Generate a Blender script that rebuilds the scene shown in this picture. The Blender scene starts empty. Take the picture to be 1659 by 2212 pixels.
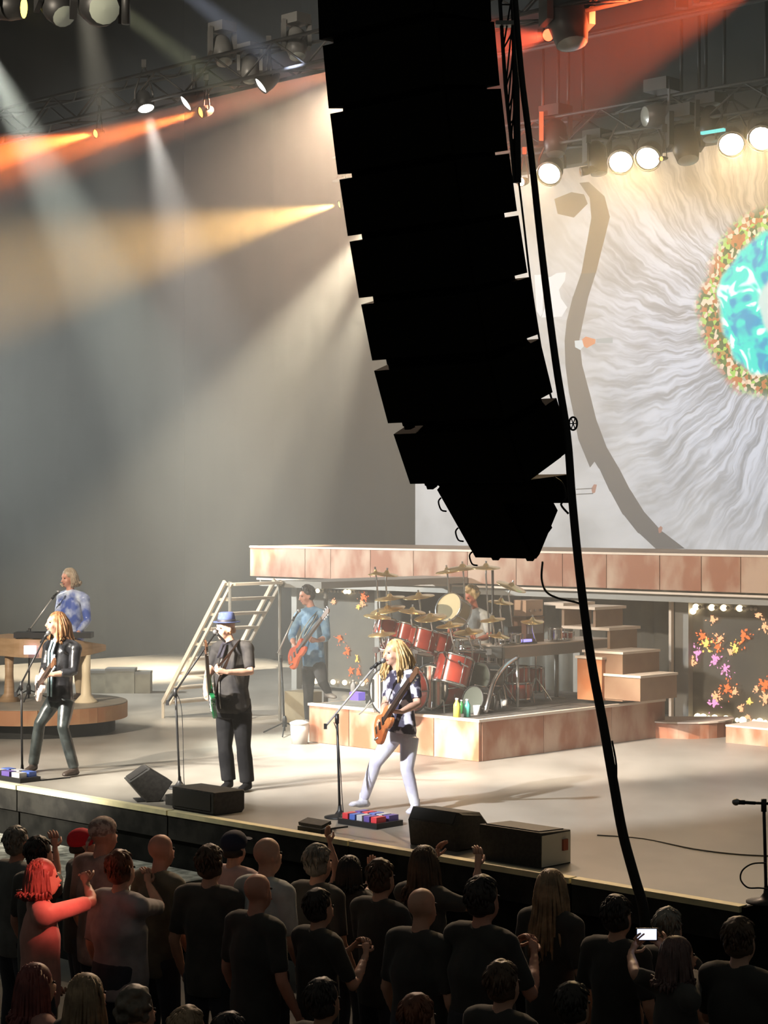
import bpy, math, random
from mathutils import Vector, Matrix, Quaternion
R = random.Random(7)
scn = bpy.context.scene
col = scn.collection

# ------------------------------------------------------------------ camera, world, exposure
FPX, CX, CY, CAMZ, ST = 4240.0, 829.5, 1106.0, 4.0, 1.15      # focal length in pixels of the 1659x2212 frame; camera height; stage height
cam = bpy.data.objects.new('camera', bpy.data.cameras.new('camera'))
col.objects.link(cam)
cam.data.sensor_fit = 'HORIZONTAL'; cam.data.sensor_width = 36.0
cam.data.lens = 36.0 * FPX / 1659.0
cam.location = (0, 0, CAMZ); cam.rotation_euler = (math.pi / 2, 0, 0)
cam.data.clip_end = 200
scn.camera = cam
scn.view_settings.view_transform = 'Standard'; scn.view_settings.look = 'None'
scn.view_settings.gamma = 1.0; scn.view_settings.use_curve_mapping = False
scn.view_settings.exposure = 0.12
AMBIENT = 0.075
world = bpy.data.worlds.new('hall'); scn.world = world; world.use_nodes = True
world.node_tree.nodes['Background'].inputs[0].default_value = (0.6, 0.62, 0.55, 1)
world.node_tree.nodes['Background'].inputs[1].default_value = AMBIENT
cy = scn.cycles
cy.max_bounces = 4; cy.diffuse_bounces = 2; cy.glossy_bounces = 2; cy.transmission_bounces = 3
cy.volume_bounces = 0; cy.transparent_max_bounces = 6
cy.caustics_reflective = False; cy.caustics_refractive = False
cy.sample_clamp_indirect = 3.0
cy.use_adaptive_sampling = True; cy.adaptive_threshold = 0.03
cy.use_denoising = True
cy.denoiser = 'OPENIMAGEDENOISE'

# ------------------------------------------------------------------ places: metres from the camera, and the stage's own frame
LV = Vector((-.7145, .6997, 0)); VV = Vector((.6997, .7145, 0)); UP = Vector((0, 0, 1))   # along the stage front (to its far end) / upstage
def P(px, py, Y): return Vector(((px - CX) * Y / FPX, Y, CAMZ - (py - CY) * Y / FPX))
def G(px, py, z=ST): return P(px, py, FPX * (CAMZ - z) / (py - CY))
K = G(1600, 1961); K.z = 0                                     # the near front corner of the stage
def S(a, b, z=0.0): return Vector((K.x, K.y, z)) + LV * a + VV * b
def AB(p): d = Vector((p[0] - K.x, p[1] - K.y, 0)); return d.dot(LV), d.dot(VV)
def LB(px, b):                                                  # how far along the stage front the sight line px meets upstage distance b
    t = (px - CX) / FPX
    return (K.x + VV.x * b - t * (K.y + VV.y * b)) / (t * LV.y - LV.x)
def ZAT(a, b, py): q = S(a, b); return CAMZ - (py - CY) * q.y / FPX
SROT = math.atan2(-LV.y, -LV.x)                                 # turns local x to run along the stage front

# ------------------------------------------------------------------ lights of the house (front-of-house spots)
def spot(name, loc, aim, power, color, angle, blend=.3, size=.08):
    d = bpy.data.lights.new(name, 'SPOT'); d.energy = power; d.color = color
    d.spot_size = math.radians(angle); d.spot_blend = blend; d.shadow_soft_size = size
    o = bpy.data.objects.new(name, d); col.objects.link(o)
    o.location = loc
    o.rotation_euler = (Vector(aim) - Vector(loc)).to_track_quat('-Z', 'Y').to_euler()
    return o
SCREEN_E = 0.98; HAZE = 0.021; LAMP_W = 380
for nm, px, py, w, c, ang, off in (('house_spot_far', 110, 1540, 34000, (1, .93, .80), 13, 1.5), ('house_spot_hat', 500, 1560, 26000, (1, .94, .85), 11, 1.5),
                              ('house_spot_near', 850, 1600, 24000, (1, .95, .92), 11, 1.5), ('house_spot_drums', 960, 1390, 60000, (1, .87, .70), 10, 1.5), ('house_spot_right', 1400, 1720, 23000, (.93, .95, .97), 16, -1)):
    t = P(px, py, 21.0)
    spot(nm, t - VV * 17 + UP * 8.5 + LV * off, t, w, c, ang, .6, .15)
spot('house_wash', S(6, -15, 13), S(10, 9, 3), 21000, (1, .86, .68), 34, .5, .3)
# truss lamps out of sight, plus two added fills: (name, from (px, py, distance), to, watts, colour, cone, softness)
BEAMS = [('truss_beam_warm', (820, 470, 27), (400, 1100, 32), 62000, (1, .86, .62), 26, .8),
         ('truss_beam_warm_low', (830, 560, 27), (600, 1130, 32), 40000, (1, .88, .66), 18, .7),
         ('truss_beam_pink', (790, 135, 25), (330, 275, 24), 34000, (1, .36, .20), 11, .7),
         ('truss_beam_blue', (310, -90, 22), (640, 170, 23), 17000, (.68, .76, 1), 9, .7),
         ('truss_beam_green', (180, -40, 22), (470, 180, 23), 14000, (.8, .82, .5), 9, .7),
         ('truss_beam_white_left', (-60, 60, 24), (120, 420, 24), 19000, (.85, .9, .8), 20, .8),
         ('added_haze_fill', S(21.5, 1.5, 6.5), S(13.5, 11, 5.2), 14000, (.90, .95, .92), 84, .9),  # added wide soft fill to lift the far haze, no truss lamp there
         ('added_stair_fill', S(9, .8, 10), S(12.6, 5.6, 1.8), 9000, (1, .9, .72), 15, .7),  # added to brighten the stair treads, not a known lamp
         ('truss_beam_red', (1680, -70, 17), (800, 345, 31), 46000, (1, .13, .04), 15, .12)]
# lights that fall on the crowd and the ledge
spot('crowd_red_sweep', (2.3, 9.0, 6.6), P(88, 1940, 12.8), 3000, (1, .20, .16), 4.8, .5, .1)  # unseen lamp set in the hall so its red reaches one back
spot('crowd_warm_sweep', S(9, 5, 9.2), P(500, 1950, 12.5), 2600, (1, .72, .5), 50, .6, .1)
spot('added_ledge_fill', S(10, -5, 8.5), S(9.5, -1.0, .6), 1500, (.95, .95, .85), 60, .8, .2)  # added fill from above to lift the ledge and nearby backs


# ------------------------------------------------------------------ materials
MATS = {}
def mat(name, c1, c2=None, rough=.6, metal=0.0, scale=4.0, lo=.4, hi=.6, emit=0.0, ec=None, spec=.5, bump=0.0, stretch=(1, 1, 1), coat=0, detail=4.0, perobj=0.0, sheen=0):
    if name in MATS: return MATS[name]
    m = bpy.data.materials.new(name); m.use_nodes = True
    nt = m.node_tree; b = nt.nodes['Principled BSDF']
    b.inputs['Roughness'].default_value = rough; b.inputs['Metallic'].default_value = metal
    b.inputs['Specular IOR Level'].default_value = spec; b.inputs['Coat Weight'].default_value = coat
    if sheen: b.inputs['Sheen Weight'].default_value = sheen
    if c2 is None and not bump:
        b.inputs['Base Color'].default_value = (*c1, 1)
    else:
        tc = nt.nodes.new('ShaderNodeTexCoord'); mp = nt.nodes.new('ShaderNodeMapping')
        mp.inputs['Scale'].default_value = stretch
        nt.links.new(tc.outputs['Object'], mp.inputs['Vector'])
        nz = nt.nodes.new('ShaderNodeTexNoise'); nz.inputs['Scale'].default_value = scale; nz.inputs['Detail'].default_value = detail
        nz.noise_dimensions = '4D'
        nt.links.new(mp.outputs[0], nz.inputs['Vector'])
        if perobj:
            oi = nt.nodes.new('ShaderNodeObjectInfo'); mu = nt.nodes.new('ShaderNodeMath'); mu.operation = 'MULTIPLY'; mu.inputs[1].default_value = perobj
            nt.links.new(oi.outputs['Random'], mu.inputs[0]); nt.links.new(mu.outputs[0], nz.inputs['W'])
        cr = nt.nodes.new('ShaderNodeValToRGB')
        cr.color_ramp.elements[0].position = lo; cr.color_ramp.elements[0].color = (*c1, 1)
        cr.color_ramp.elements[1].position = hi; cr.color_ramp.elements[1].color = (*(c2 or c1), 1)
        nt.links.new(nz.outputs['Fac'], cr.inputs['Fac']); nt.links.new(cr.outputs['Color'], b.inputs['Base Color'])
        if bump:
            bp = nt.nodes.new('ShaderNodeBump'); bp.inputs['Strength'].default_value = bump; bp.inputs['Distance'].default_value = .02
            nt.links.new(nz.outputs['Fac'], bp.inputs['Height']); nt.links.new(bp.outputs[0], b.inputs['Normal'])
    if emit:
        b.inputs['Emission Color'].default_value = (*(ec or c1), 1); b.inputs['Emission Strength'].default_value = emit
    MATS[name] = m
    return m
def flat(name, c, strength=1.0):
    if name in MATS: return MATS[name]
    m = bpy.data.materials.new(name); m.use_nodes = True; nt = m.node_tree
    nt.nodes.clear(); o = nt.nodes.new('ShaderNodeOutputMaterial'); e = nt.nodes.new('ShaderNodeEmission')
    e.inputs[0].default_value = (*c, 1); e.inputs[1].default_value = strength
    nt.links.new(e.outputs[0], o.inputs[0]); MATS[name] = m
    return m

# ------------------------------------------------------------------ meshes
WL = {}                                                         # where an object's origin lies in the world
def perp(d):
    d = Vector(d).normalized(); r = UP if abs(d.z) < .9 else Vector((1, 0, 0))
    return (r - d * r.dot(d)).normalized()
class MB:
    def __init__(s): s.v = []; s.f = []; s.m = []; s.uv = None
    def add(s, vs, fs, mi=0):
        n = len(s.v); s.v += [Vector(x) for x in vs]
        for f in fs: s.f.append(tuple(i + n for i in f)); s.m.append(mi)
        return s
    def box(s, c, size, ax=None, mi=0):
        X, Y, Z = ax or (Vector((1, 0, 0)), Vector((0, 1, 0)), UP)
        c = Vector(c); hx, hy, hz = size[0] / 2, size[1] / 2, size[2] / 2
        vs = [c + X * (i * hx) + Y * (j * hy) + Z * (k * hz) for k in (-1, 1) for j in (-1, 1) for i in (-1, 1)]
        return s.add(vs, [(0, 2, 3, 1), (4, 5, 7, 6), (0, 1, 5, 4), (2, 6, 7, 3), (0, 4, 6, 2), (1, 3, 7, 5)], mi)
    def sbox(s, a0, a1, b0, b1, z0, z1, mi=0):                  # a box in the stage frame
        return s.box(S((a0 + a1) / 2, (b0 + b1) / 2, (z0 + z1) / 2), (abs(a1 - a0), abs(b1 - b0), abs(z1 - z0)), (-LV, VV, UP), mi)
    def prism(s, poly, o, X, Y, N, t0, t1, mi=0, bev=0.0):      # polygon (x, y) in the plane X,Y pushed along N from t0 to t1
        o = Vector(o); n = len(poly)
        rings = [(t0, 0), (t1, 0)] if not bev else [(t0, bev), (t0 + bev, 0), (t1 - bev, 0), (t1, bev)]
        cx_ = sum(p[0] for p in poly) / n; cy_ = sum(p[1] for p in poly) / n
        vs = []
        for t, ins in rings:
            for x, y in poly:
                dx, dy = x - cx_, y - cy_; l = math.hypot(dx, dy) or 1; k = max(0, 1 - ins / l)
                vs.append(o + X * (cx_ + dx * k) + Y * (cy_ + dy * k) + N * t)
        fs = [tuple(range(n - 1, -1, -1)), tuple(range((len(rings) - 1) * n, len(rings) * n))]
        for r in range(len(rings) - 1):
            for i in range(n): j = (i + 1) % n; fs.append((r * n + i, r * n + j, (r + 1) * n + j, (r + 1) * n + i))
        return s.add(vs, fs, mi)
    def tube(s, pts, rad, n=8, mi=0, side=None, cap=True):      # rad: one radius, or one per point, each a number or (across, deep)
        pts = [Vector(p) for p in pts]; k = len(pts)
        if not isinstance(rad, (list, tuple)): rad = [rad] * k
        vs = []; u = None
        for i, p in enumerate(pts):
            d = (pts[min(i + 1, k - 1)] - pts[max(i - 1, 0)])
            d = d.normalized() if d.length > 1e-9 else UP.copy()
            if side is not None:
                u = Vector(side[i] if isinstance(side, list) else side); u = u - d * u.dot(d)
                u = u.normalized() if u.length > 1e-6 else perp(d)
            else:
                u = perp(d) if u is None else (u - d * u.dot(d))
                u = u.normalized() if u.length > 1e-6 else perp(d)
            w = d.cross(u); r = rad[i]; ra, rb = r if isinstance(r, (list, tuple)) else (r, r)
            vs += [p + u * (ra * math.cos(2 * math.pi * q / n)) + w * (rb * math.sin(2 * math.pi * q / n)) for q in range(n)]
        fs = []
        for i in range(k - 1):
            for q in range(n): z = (q + 1) % n; fs.append((i * n + q, i * n + z, (i + 1) * n + z, (i + 1) * n + q))
        if cap: fs += [tuple(range(n - 1, -1, -1)), tuple(range((k - 1) * n, k * n))]
        return s.add(vs, fs, mi)
    def lathe(s, prof, o, axis=UP, n=16, mi=0, cap=True):       # prof: (radius, along the axis)
        o = Vector(o); d = Vector(axis).normalized(); u = perp(d); w = d.cross(u); vs = []; k = len(prof)
        for r, h in prof: vs += [o + d * h + (u * math.cos(2 * math.pi * q / n) + w * math.sin(2 * math.pi * q / n)) * max(r, 1e-4) for q in range(n)]
        fs = []
        for i in range(k - 1):
            for q in range(n): z = (q + 1) % n; fs.append((i * n + q, i * n + z, (i + 1) * n + z, (i + 1) * n + q))
        if cap: fs += [tuple(range(n - 1, -1, -1)), tuple(range((k - 1) * n, k * n))]
        return s.add(vs, fs, mi)
    def ell(s, c, r, ax=None, n=12, m=8, mi=0):
        X, Y, Z = ax or (Vector((1, 0, 0)), Vector((0, 1, 0)), UP); c = Vector(c)
        vs = [c - Z * r[2]]; fs = []
        for i in range(1, m):
            t = math.pi * i / m
            for q in range(n):
                a = 2 * math.pi * q / n
                vs.append(c + X * (r[0] * math.sin(t) * math.cos(a)) + Y * (r[1] * math.sin(t) * math.sin(a)) - Z * (r[2] * math.cos(t)))
        vs.append(c + Z * r[2]); e = len(vs) - 1
        for q in range(n):
            z = (q + 1) % n; fs.append((0, 1 + z, 1 + q)); fs.append((e, 1 + (m - 2) * n + q, 1 + (m - 2) * n + z))
            for i in range(m - 2): fs.append((1 + i * n + q, 1 + i * n + z, 1 + (i + 1) * n + z, 1 + (i + 1) * n + q))
        return s.add(vs, fs, mi)
    def mesh(s, name, off=(0, 0, 0), smooth=False):
        me = bpy.data.meshes.new(name); o = Vector(off)
        me.from_pydata([tuple(v - o) for v in s.v], [], s.f)
        me.polygons.foreach_set('material_index', s.m)
        if smooth: me.polygons.foreach_set('use_smooth', [True] * len(s.f))
        me.update()
        return me
    def build(s, name, mats, parent=None, smooth=False, loc=None, autosmooth=False):
        base = Vector((0, 0, 0)) if parent is None else WL[parent.name]
        org = base if loc is None else Vector(loc)
        me = s.mesh(name, org, smooth or autosmooth)
        for m in (mats if isinstance(mats, (list, tuple)) else [mats]): me.materials.append(m)
        if autosmooth: me.set_sharp_from_angle(angle=math.radians(35))
        o = bpy.data.objects.new(name, me); col.objects.link(o)
        o.parent = parent; o.location = org - base; WL[o.name] = org.copy()
        return o
def tag(o, label=None, cat=None, group=None, kind=None):
    if label: o['label'] = label
    if cat: o['category'] = cat
    if group: o['group'] = group
    if kind: o['kind'] = kind
    return o
def thing(name, label, cat, loc, group=None):
    o = bpy.data.objects.new(name, None); col.objects.link(o); o.location = loc; o.empty_display_size = .1
    WL[o.name] = Vector(loc)
    return tag(o, label, cat, group)
def copy_tree(o, loc=None, parent=None, rz=None):
    c = o.copy(); col.objects.link(c); c.parent = parent
    if loc is not None: c.location = loc; WL[c.name] = Vector(loc)
    if rz is not None: c.rotation_euler = (0, 0, rz)
    for ch in list(o.children): copy_tree(ch, None, c)
    return c
def smoothpath(pts, k=4):                                        # Catmull-Rom through the points
    pts = [Vector(p) for p in pts]; out = []
    for i in range(len(pts) - 1):
        p0, p1, p2, p3 = pts[max(i - 1, 0)], pts[i], pts[i + 1], pts[min(i + 2, len(pts) - 1)]
        for q in range(k):
            t = q / k
            out.append(.5 * ((2 * p1) + (p2 - p0) * t + (2 * p0 - 5 * p1 + 4 * p2 - p3) * t * t + (3 * p1 - p0 - 3 * p2 + p3) * t ** 3))
    out.append(pts[-1]); return out
WORK = bpy.data.scenes.new('workbench')                          # holds shapes while they are fused; removed at the end
def remesh(mb, vox, sm=3):                                       # the union of closed shapes as one continuous surface
    ob = bpy.data.objects.new('tmp', mb.mesh('tmp')); WORK.collection.objects.link(ob)
    md = ob.modifiers.new('r', 'REMESH'); md.mode = 'VOXEL'; md.voxel_size = vox
    if sm: s2 = ob.modifiers.new('s', 'SMOOTH'); s2.factor = .5; s2.iterations = sm
    WORK.view_layers[0].update(); dg = WORK.view_layers[0].depsgraph
    me = bpy.data.meshes.new_from_object(ob.evaluated_get(dg))
    out = MB(); out.v = [v.co.copy() for v in me.vertices]; out.f = [tuple(p.vertices) for p in me.polygons]; out.m = [0] * len(out.f)
    old = ob.data; bpy.data.objects.remove(ob); bpy.data.meshes.remove(old); bpy.data.meshes.remove(me)
    return out
# ================================================================== the hall and the stage
M_deck = mat('stage_deck_sheen_tones', (.24, .22, .19), (.41, .38, .335), rough=.33, scale=1.1, lo=.33, hi=.66, bump=.04, stretch=(1, .55, 1))  # stronger tone contrast puts patchy floor reflections into the colour
M_dark = mat('black_paint', (.012, .012, .011), rough=.7)
M_black = mat('black_metal', (.015, .015, .016), rough=.45)
M_edge = mat('stage_edge_strip', (.95, .86, .52), (.80, .72, .45), rough=.5, scale=6)
M_skirt = mat('stage_skirt', (.008, .008, .007), (.016, .0155, .0135), rough=.9, scale=5, spec=.1)
M_skirt2 = mat('stage_skirt_band', (.040, .038, .033), (.022, .021, .019), rough=.85, scale=5, spec=.15)
M_cloth = mat('black_curtain', (.006, .006, .0055), (.009, .009, .008), rough=.95, spec=.05, scale=3, stretch=(1, 1, .2))
M_grey_cloth = mat('grey_carpet', (.20, .20, .17), (.50, .49, .42), rough=.95, scale=9)
M_hall = mat('hall_floor_paint', (.03, .03, .028), (.05, .048, .04), rough=.8, scale=2)
M_rust = mat('rusted_steel', (.29, .105, .052), (.46, .31, .225), rough=.62, scale=2.8, lo=.43, hi=.60, detail=7, perobj=40, stretch=(1, 1, .55), bump=.04)
M_rust2 = mat('brown_steel', (.20, .11, .065), (.28, .18, .115), rough=.62, scale=2.2, lo=.4, hi=.62, detail=7, perobj=40)
M_pale = mat('pale_steel_edge', (.74, .62, .52), rough=.5)
M_steel = mat('grey_steel', (.30, .29, .27), rough=.45, metal=.3)
M_tan = mat('tan_wood', (.40, .25, .13), (.50, .33, .19), rough=.5, scale=3, stretch=(1, 1, 6))

W = 22.6                                                         # how far the stage runs to its far side
tag(MB().box((0, 12, -.05), (60, 60, .1)).build('floor', M_hall), 'dark hall floor under the crowd', None, None, 'structure')
dk = tag(MB().sbox(0, W, .06, 13.9, 0.9, ST).build('stage_floor', M_deck), 'pale glossy stage floor', None, None, 'structure')
# front edge: bright strip and the dark skirt below it, in sections with open joints
for i, (a0, a1) in enumerate([(-.02, 1.55), (1.55, 4.0), (4.0, 6.45), (6.45, 8.9), (8.9, 11.35), (11.35, 13.8), (13.8, 16.2)]):
    e = tag(MB().sbox(a0 + .012, a1 - .012, -.03, .065, ST - .03, ST + .015).build('trim_%d' % (i + 1), M_edge), 'pale strip along the stage lip', None, None, 'structure')
    q = MB().sbox(a0 + .01, a1 - .01, -.02, .06, .90, ST - .032)
    q.build('skirt_band', M_skirt2, e)
    MB().sbox(a0 + .015, a1 - .015, .01, .06, .02, .895).build('skirt_panel', M_skirt, e)
sd = tag(MB().sbox(-.03, .0, .0, 13.9, .02, ST + .005).build('wall_stage_side', M_skirt), 'dark side of the stage', None, None, 'structure')
lg = thing('low_ledge', 'low grey carpeted ledge in front of the stage beside the crowd', 'ledge', S(10, -.7, 0))
for i in range(5):
    MB().sbox(5.7 + i * 2, 7.67 + i * 2, -1.35, -.04, 0.0, .60).build('ledge_block', M_skirt, lg)
    MB().sbox(5.7 + i * 2, 7.68 + i * 2, -1.38, -.03, .60, .64).build('carpet_top', M_grey_cloth, lg)

def pleats(a0, a1, b, z0, z1, step=.16, amp=.05, along='a', rnd=1):
    m = MB(); n = max(2, int(abs(a1 - a0) / step) * 2); rr = random.Random(rnd); vs = []
    for i in range(n + 1):
        t = a0 + (a1 - a0) * i / n; d = amp * (math.sin(i * math.pi / 2 + rr.uniform(-.3, .3)) + rr.uniform(-.4, .4))
        for z in (z0, z1): vs.append(S(t, b + d, z) if along == 'a' else S(b + d, t, z))
    for i in range(n + 1):
        for q in (0, 1): vs.append(vs[i * 2 + q] + (VV if along == 'a' else LV) * .02)
    o = 2 * (n + 1); fs = []
    for i in range(n):
        fs += [(2 * i, 2 * i + 2, 2 * i + 3, 2 * i + 1), (o + 2 * i, o + 2 * i + 1, o + 2 * i + 3, o + 2 * i + 2)]
        fs += [(2 * i + 1, 2 * i + 3, o + 2 * i + 3, o + 2 * i + 1), (2 * i, o + 2 * i, o + 2 * i + 2, 2 * i + 2)]
    m.add(vs, fs); return m
tag(pleats(-8, W + .5, 13.7, ST, 16, .5, .10).build('wall_back', M_cloth, smooth=True), 'dark pleated back curtain', None, None, 'structure')
tag(pleats(1.5, 13.7, W + .1, ST, 16, .5, .10, 'b', 4).build('wall_side', M_cloth, smooth=True), 'dark pleated side curtain', None, None, 'structure')

# ------------------------------------------------------------------ elevated walkway at the back
BF, ZT, ZB = 9.22, 3.455, 2.97
aL, aR = LB(540, BF), LB(1800, BF)
wk = thing('elevated_walkway', 'long raised walkway faced with rust coloured steel panels behind the drum kit', 'walkway', S((aL + aR) / 2, BF + 1, ST))
MB().sbox(aR, aL, BF + .06, BF + 2.6, ZT - .12, ZT - .002).build('deck', M_rust2, wk)
edges = [LB(x, BF) for x in (540, 659, 714, 800, 893, 1010, 1115, 1215, 1310, 1425, 1515, 1600, 1700, 1800)]
for a0, a1 in zip(edges, edges[1:]):
    MB().sbox(a1 + .006, a0 - .006, BF, BF + .05, ZB, ZT - .03).build('panel', M_rust, wk)
MB().sbox(aR, aL, BF - .012, BF + .06, ZT - .028, ZT).build('top_edge', M_pale, wk)
MB().sbox(aR, aL - .1, BF + .12, BF + .3, ZB - .16, ZB - .002).build('under_beam', M_steel, wk)
MB().sbox(aR, aL - .1, BF + 2.2, BF + 2.4, ZB - .16, ZT - .13).build('under_beam', M_steel, wk)
MB().sbox(aR, aL - .1, BF + .05, BF + .12, ZB - .06, ZB - .03).build('under_rail', M_pale, wk)
for x in (1472, 1478, 1250, 820, 640):
    a = LB(x, BF + .55)
    if x == 1472:
        MB().sbox(a - .15, a + .07, BF + .5, BF + .62, ST, ZB - .16).build('post', M_steel, wk)
    elif x == 1478:
        MB().sbox(a + .12, a + .16, BF + .42, BF + .48, ST, ZB - .16).build('post_strip', M_pale, wk)
    else:
        MB().sbox(a - .06, a + .06, BF + .5, BF + .62, ST, ZB - .16).build('post', M_steel, wk)
cu = tag(pleats(LB(1452, 10.6), LB(1085, 10.6), 10.6, ST, ZB - .2, .14, .045).build('stage_curtain', mat('grey_green_curtain', (.085, .09, .082), (.13, .13, .12), rough=.95, scale=3), smooth=True),
         'grey green pleated curtain hanging under the walkway beside the steps', 'curtain')
cu2 = tag(pleats(LB(1080, 11.2), LB(640, 11.2), 11.2, ST, ZB - .2, .3, .05).build('stage_curtain', mat('brown_curtain', (.05, .045, .036), (.07, .065, .052), rough=.95, scale=3), smooth=True),
         'dark pleated curtain under the walkway behind the drum kit', 'curtain')

# ------------------------------------------------------------------ flower light panels under the walkway
M_led = mat('led_panel_face', (.085, .08, .07), (.12, .11, .09), rough=.35, scale=1.2)
M_bulb = flat('warm_bulb', (1, .78, .45), 5)
M_bulb_off = mat('unlit_bulb', (.5, .45, .38), rough=.3)
M_fl = [flat('orange_blossom', (1, .20, .06), 1.5), flat('peach_blossom', (1, .45, .22), 1.7), flat('pink_blossom', (.95, .35, .62), 1.5), flat('yellow_blossom', (1, .6, .15), 1.8)]
def blossom(mb, c, r, rr):                                       # a burst of little glowing flakes standing off the panel
    for i in range(int(10 + 110 * r)):
        t = rr.uniform(0, 6.28); q = r * min(1.15, abs(rr.gauss(0, .5))); l = rr.uniform(.018, .036) * (1.15 - .5 * q / r); wd = l * rr.uniform(.35, .8)
        d = -LV * math.cos(t) + UP * math.sin(t); w = LV * math.sin(t) + UP * math.cos(t); p = c + d * q - VV * rr.uniform(.002, .02)
        mb.add([p - d * l, p + w * wd, p + d * l, p - w * wd, p - VV * .008, p + VV * .004], [(4, 1, 0), (4, 2, 1), (4, 3, 2), (4, 0, 3), (5, 0, 1), (5, 1, 2), (5, 2, 3), (5, 3, 0)])
def flower_panel(px0, px1, y0, y1, label, flowers, bulbs_top, bulbs_bot, b=9.82, rnd=3):
    rr = random.Random(rnd); a0, a1 = LB(px0, b), LB(px1, b); am = (a0 + a1) / 2
    z0 = max(ST, ZAT(am, b, y1)); z1 = ZAT(am, b, y0)
    t = thing('light_panel', label, 'light panel', S(am, b, z0), 'flower light panels under the walkway')
    MB().sbox(a1, a0, b, b + .08, z0, z1).build('face', M_led, t)
    for q in ((a1 - .03, a1, z0, z1), (a0, a0 + .03, z0, z1)): MB().sbox(q[0], q[1], b - .02, b + .08, q[2], q[3]).build('frame_side', M_steel, t)
    for x, y, r, k in flowers:
        a = LB(x, b); m = MB(); blossom(m, S(a, b - .012, ZAT(a, b, y)), r, rr); tag(m.build('blossom', M_fl[k], t), kind='stuff')
    for x, y, r, on in bulbs_top + bulbs_bot:
        a = LB(x, b - .05); q = S(a, b - .05, ZAT(a, b, y)); m = MB().ell(q, (r, r, r), n=8, m=6); m.build('bulb', M_bulb if on else M_bulb_off, t, True)
    return t
fl1 = [(787, 1287, .11, 0), (783, 1300, .10, 1), (776, 1312, .06, 3), (736, 1379, .13, 0), (752, 1408, .13, 0), (773, 1423, .07, 3), (759, 1449, .09, 0), (776, 1450, .09, 0), (792, 1470, .06, 1), (668, 1330, .09, 0), (722, 1300, .05, 1)]
bt1 = [(686 + i * 7.5, 1276 + .25 * i, .035 if i in (0, 8, 9) else .022, i in (0, 8, 9)) for i in range(15)]
bb1 = [(682 + i * 12.5, 1471 + .6 * i, .042 if i in (0, 3, 5, 8) else .025, i in (0, 3, 5, 8)) for i in range(10)]
flower_panel(648, 812, 1266, 1486, 'dark panel of glowing blossoms behind the guitarist in blue', fl1, bt1, bb1, rnd=3)
fl2 = [(1541, 1338, .09, 1), (1608, 1375, .17, 0), (1519, 1375, .14, 0), (1527, 1392, .16, 3), (1508, 1412, .16, 2), (1496, 1428, .12, 1), (1546, 1425, .13, 2), (1558, 1380, .12, 1), (1551, 1396, .12, 0), (1589, 1398, .10, 3), (1580, 1407, .06, 1),
       (1569, 1443, .14, 2), (1571, 1488, .16, 0), (1549, 1503, .11, 1), (1543, 1519, .13, 2), (1588, 1495, .06, 1), (1637, 1489, .05, 1), (1620, 1514, .05, 3), (1654, 1352, .11, 1), (1655, 1478, .14, 0), (1656, 1508, .11, 1), (1602, 1529, .06, 1), (1640, 1328, .06, 1), (1620, 1550, .07, 1),
       (1690, 1400, .16, 0), (1710, 1450, .16, 2), (1730, 1370, .14, 1)]
bt2 = [(1497, 1320, .045, 1)] + [(1503 + i * 8.6, 1311 + .25 * i, .045 if i in (0, 4, 7, 11) else .026, i in (0, 4, 7, 11)) for i in range(16)]
bb2 = [(1507 + i * 12.2, 1548 + .95 * i, .05 if i in (0, 1, 3, 5, 8, 11) else .03, i not in (6, 9)) for i in range(13)]
flower_panel(1493, 1760, 1296, 1566, 'dark panel of glowing blossoms at the far right beside the steel post', fl2, bt2, bb2, rnd=5)

# ------------------------------------------------------------------ drum riser
rc = G(1035, 1646); ra, rb = AB(rc)
RA0, RA1, RB0, RB1, RZ = ra, ra + 2.82, rb, rb + 3.55, ST + .475
rs = thing('drum_riser', 'square drum riser clad in blotchy rust steel panels', 'riser', S((RA0 + RA1) / 2, (RB0 + RB1) / 2, ST))
MB().sbox(RA0 + .05, RA1 - .05, RB0 + .05, RB1 - .05, ST, RZ - .03).build('core', M_dark, rs)
MB().sbox(RA0 + .02, RA1 - .02, RB0 + .02, RB1, RZ - .03, RZ - .004).build('deck', mat('riser_carpet', (.06, .055, .05), (.10, .09, .08), rough=.8, scale=4), rs)
for i in range(4):
    w = (RA1 - RA0) / 4; MB().sbox(RA0 + i * w + .005, RA0 + (i + 1) * w - .005, RB0, RB0 + .045, ST + .004, RZ - .025).build('panel', M_rust, rs)
for b0, b1 in ((0, 1.15), (1.15, 2.45), (2.45, 3.55)):
    MB().sbox(RA0, RA0 + .045, RB0 + b0 + .05 * (b0 == 0) + .004, RB0 + b1 - .004, ST + .004, RZ - .025).build('panel', M_rust, rs)
MB().sbox(RA0 - .01, RA1 + .01, RB0 - .012, RB0 + .05, RZ - .024, RZ + .006).build('top_edge', M_pale, rs)
MB().sbox(RA0 - .012, RA0 + .05, RB0 + .05, RB1, RZ - .024, RZ + .006).build('top_edge', M_pale, rs)
MB().sbox(RA1 - .03, RA1 + .01, RB0 + .05, RB1, ST, RZ - .005).build('rear_side', M_rust2, rs)

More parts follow.
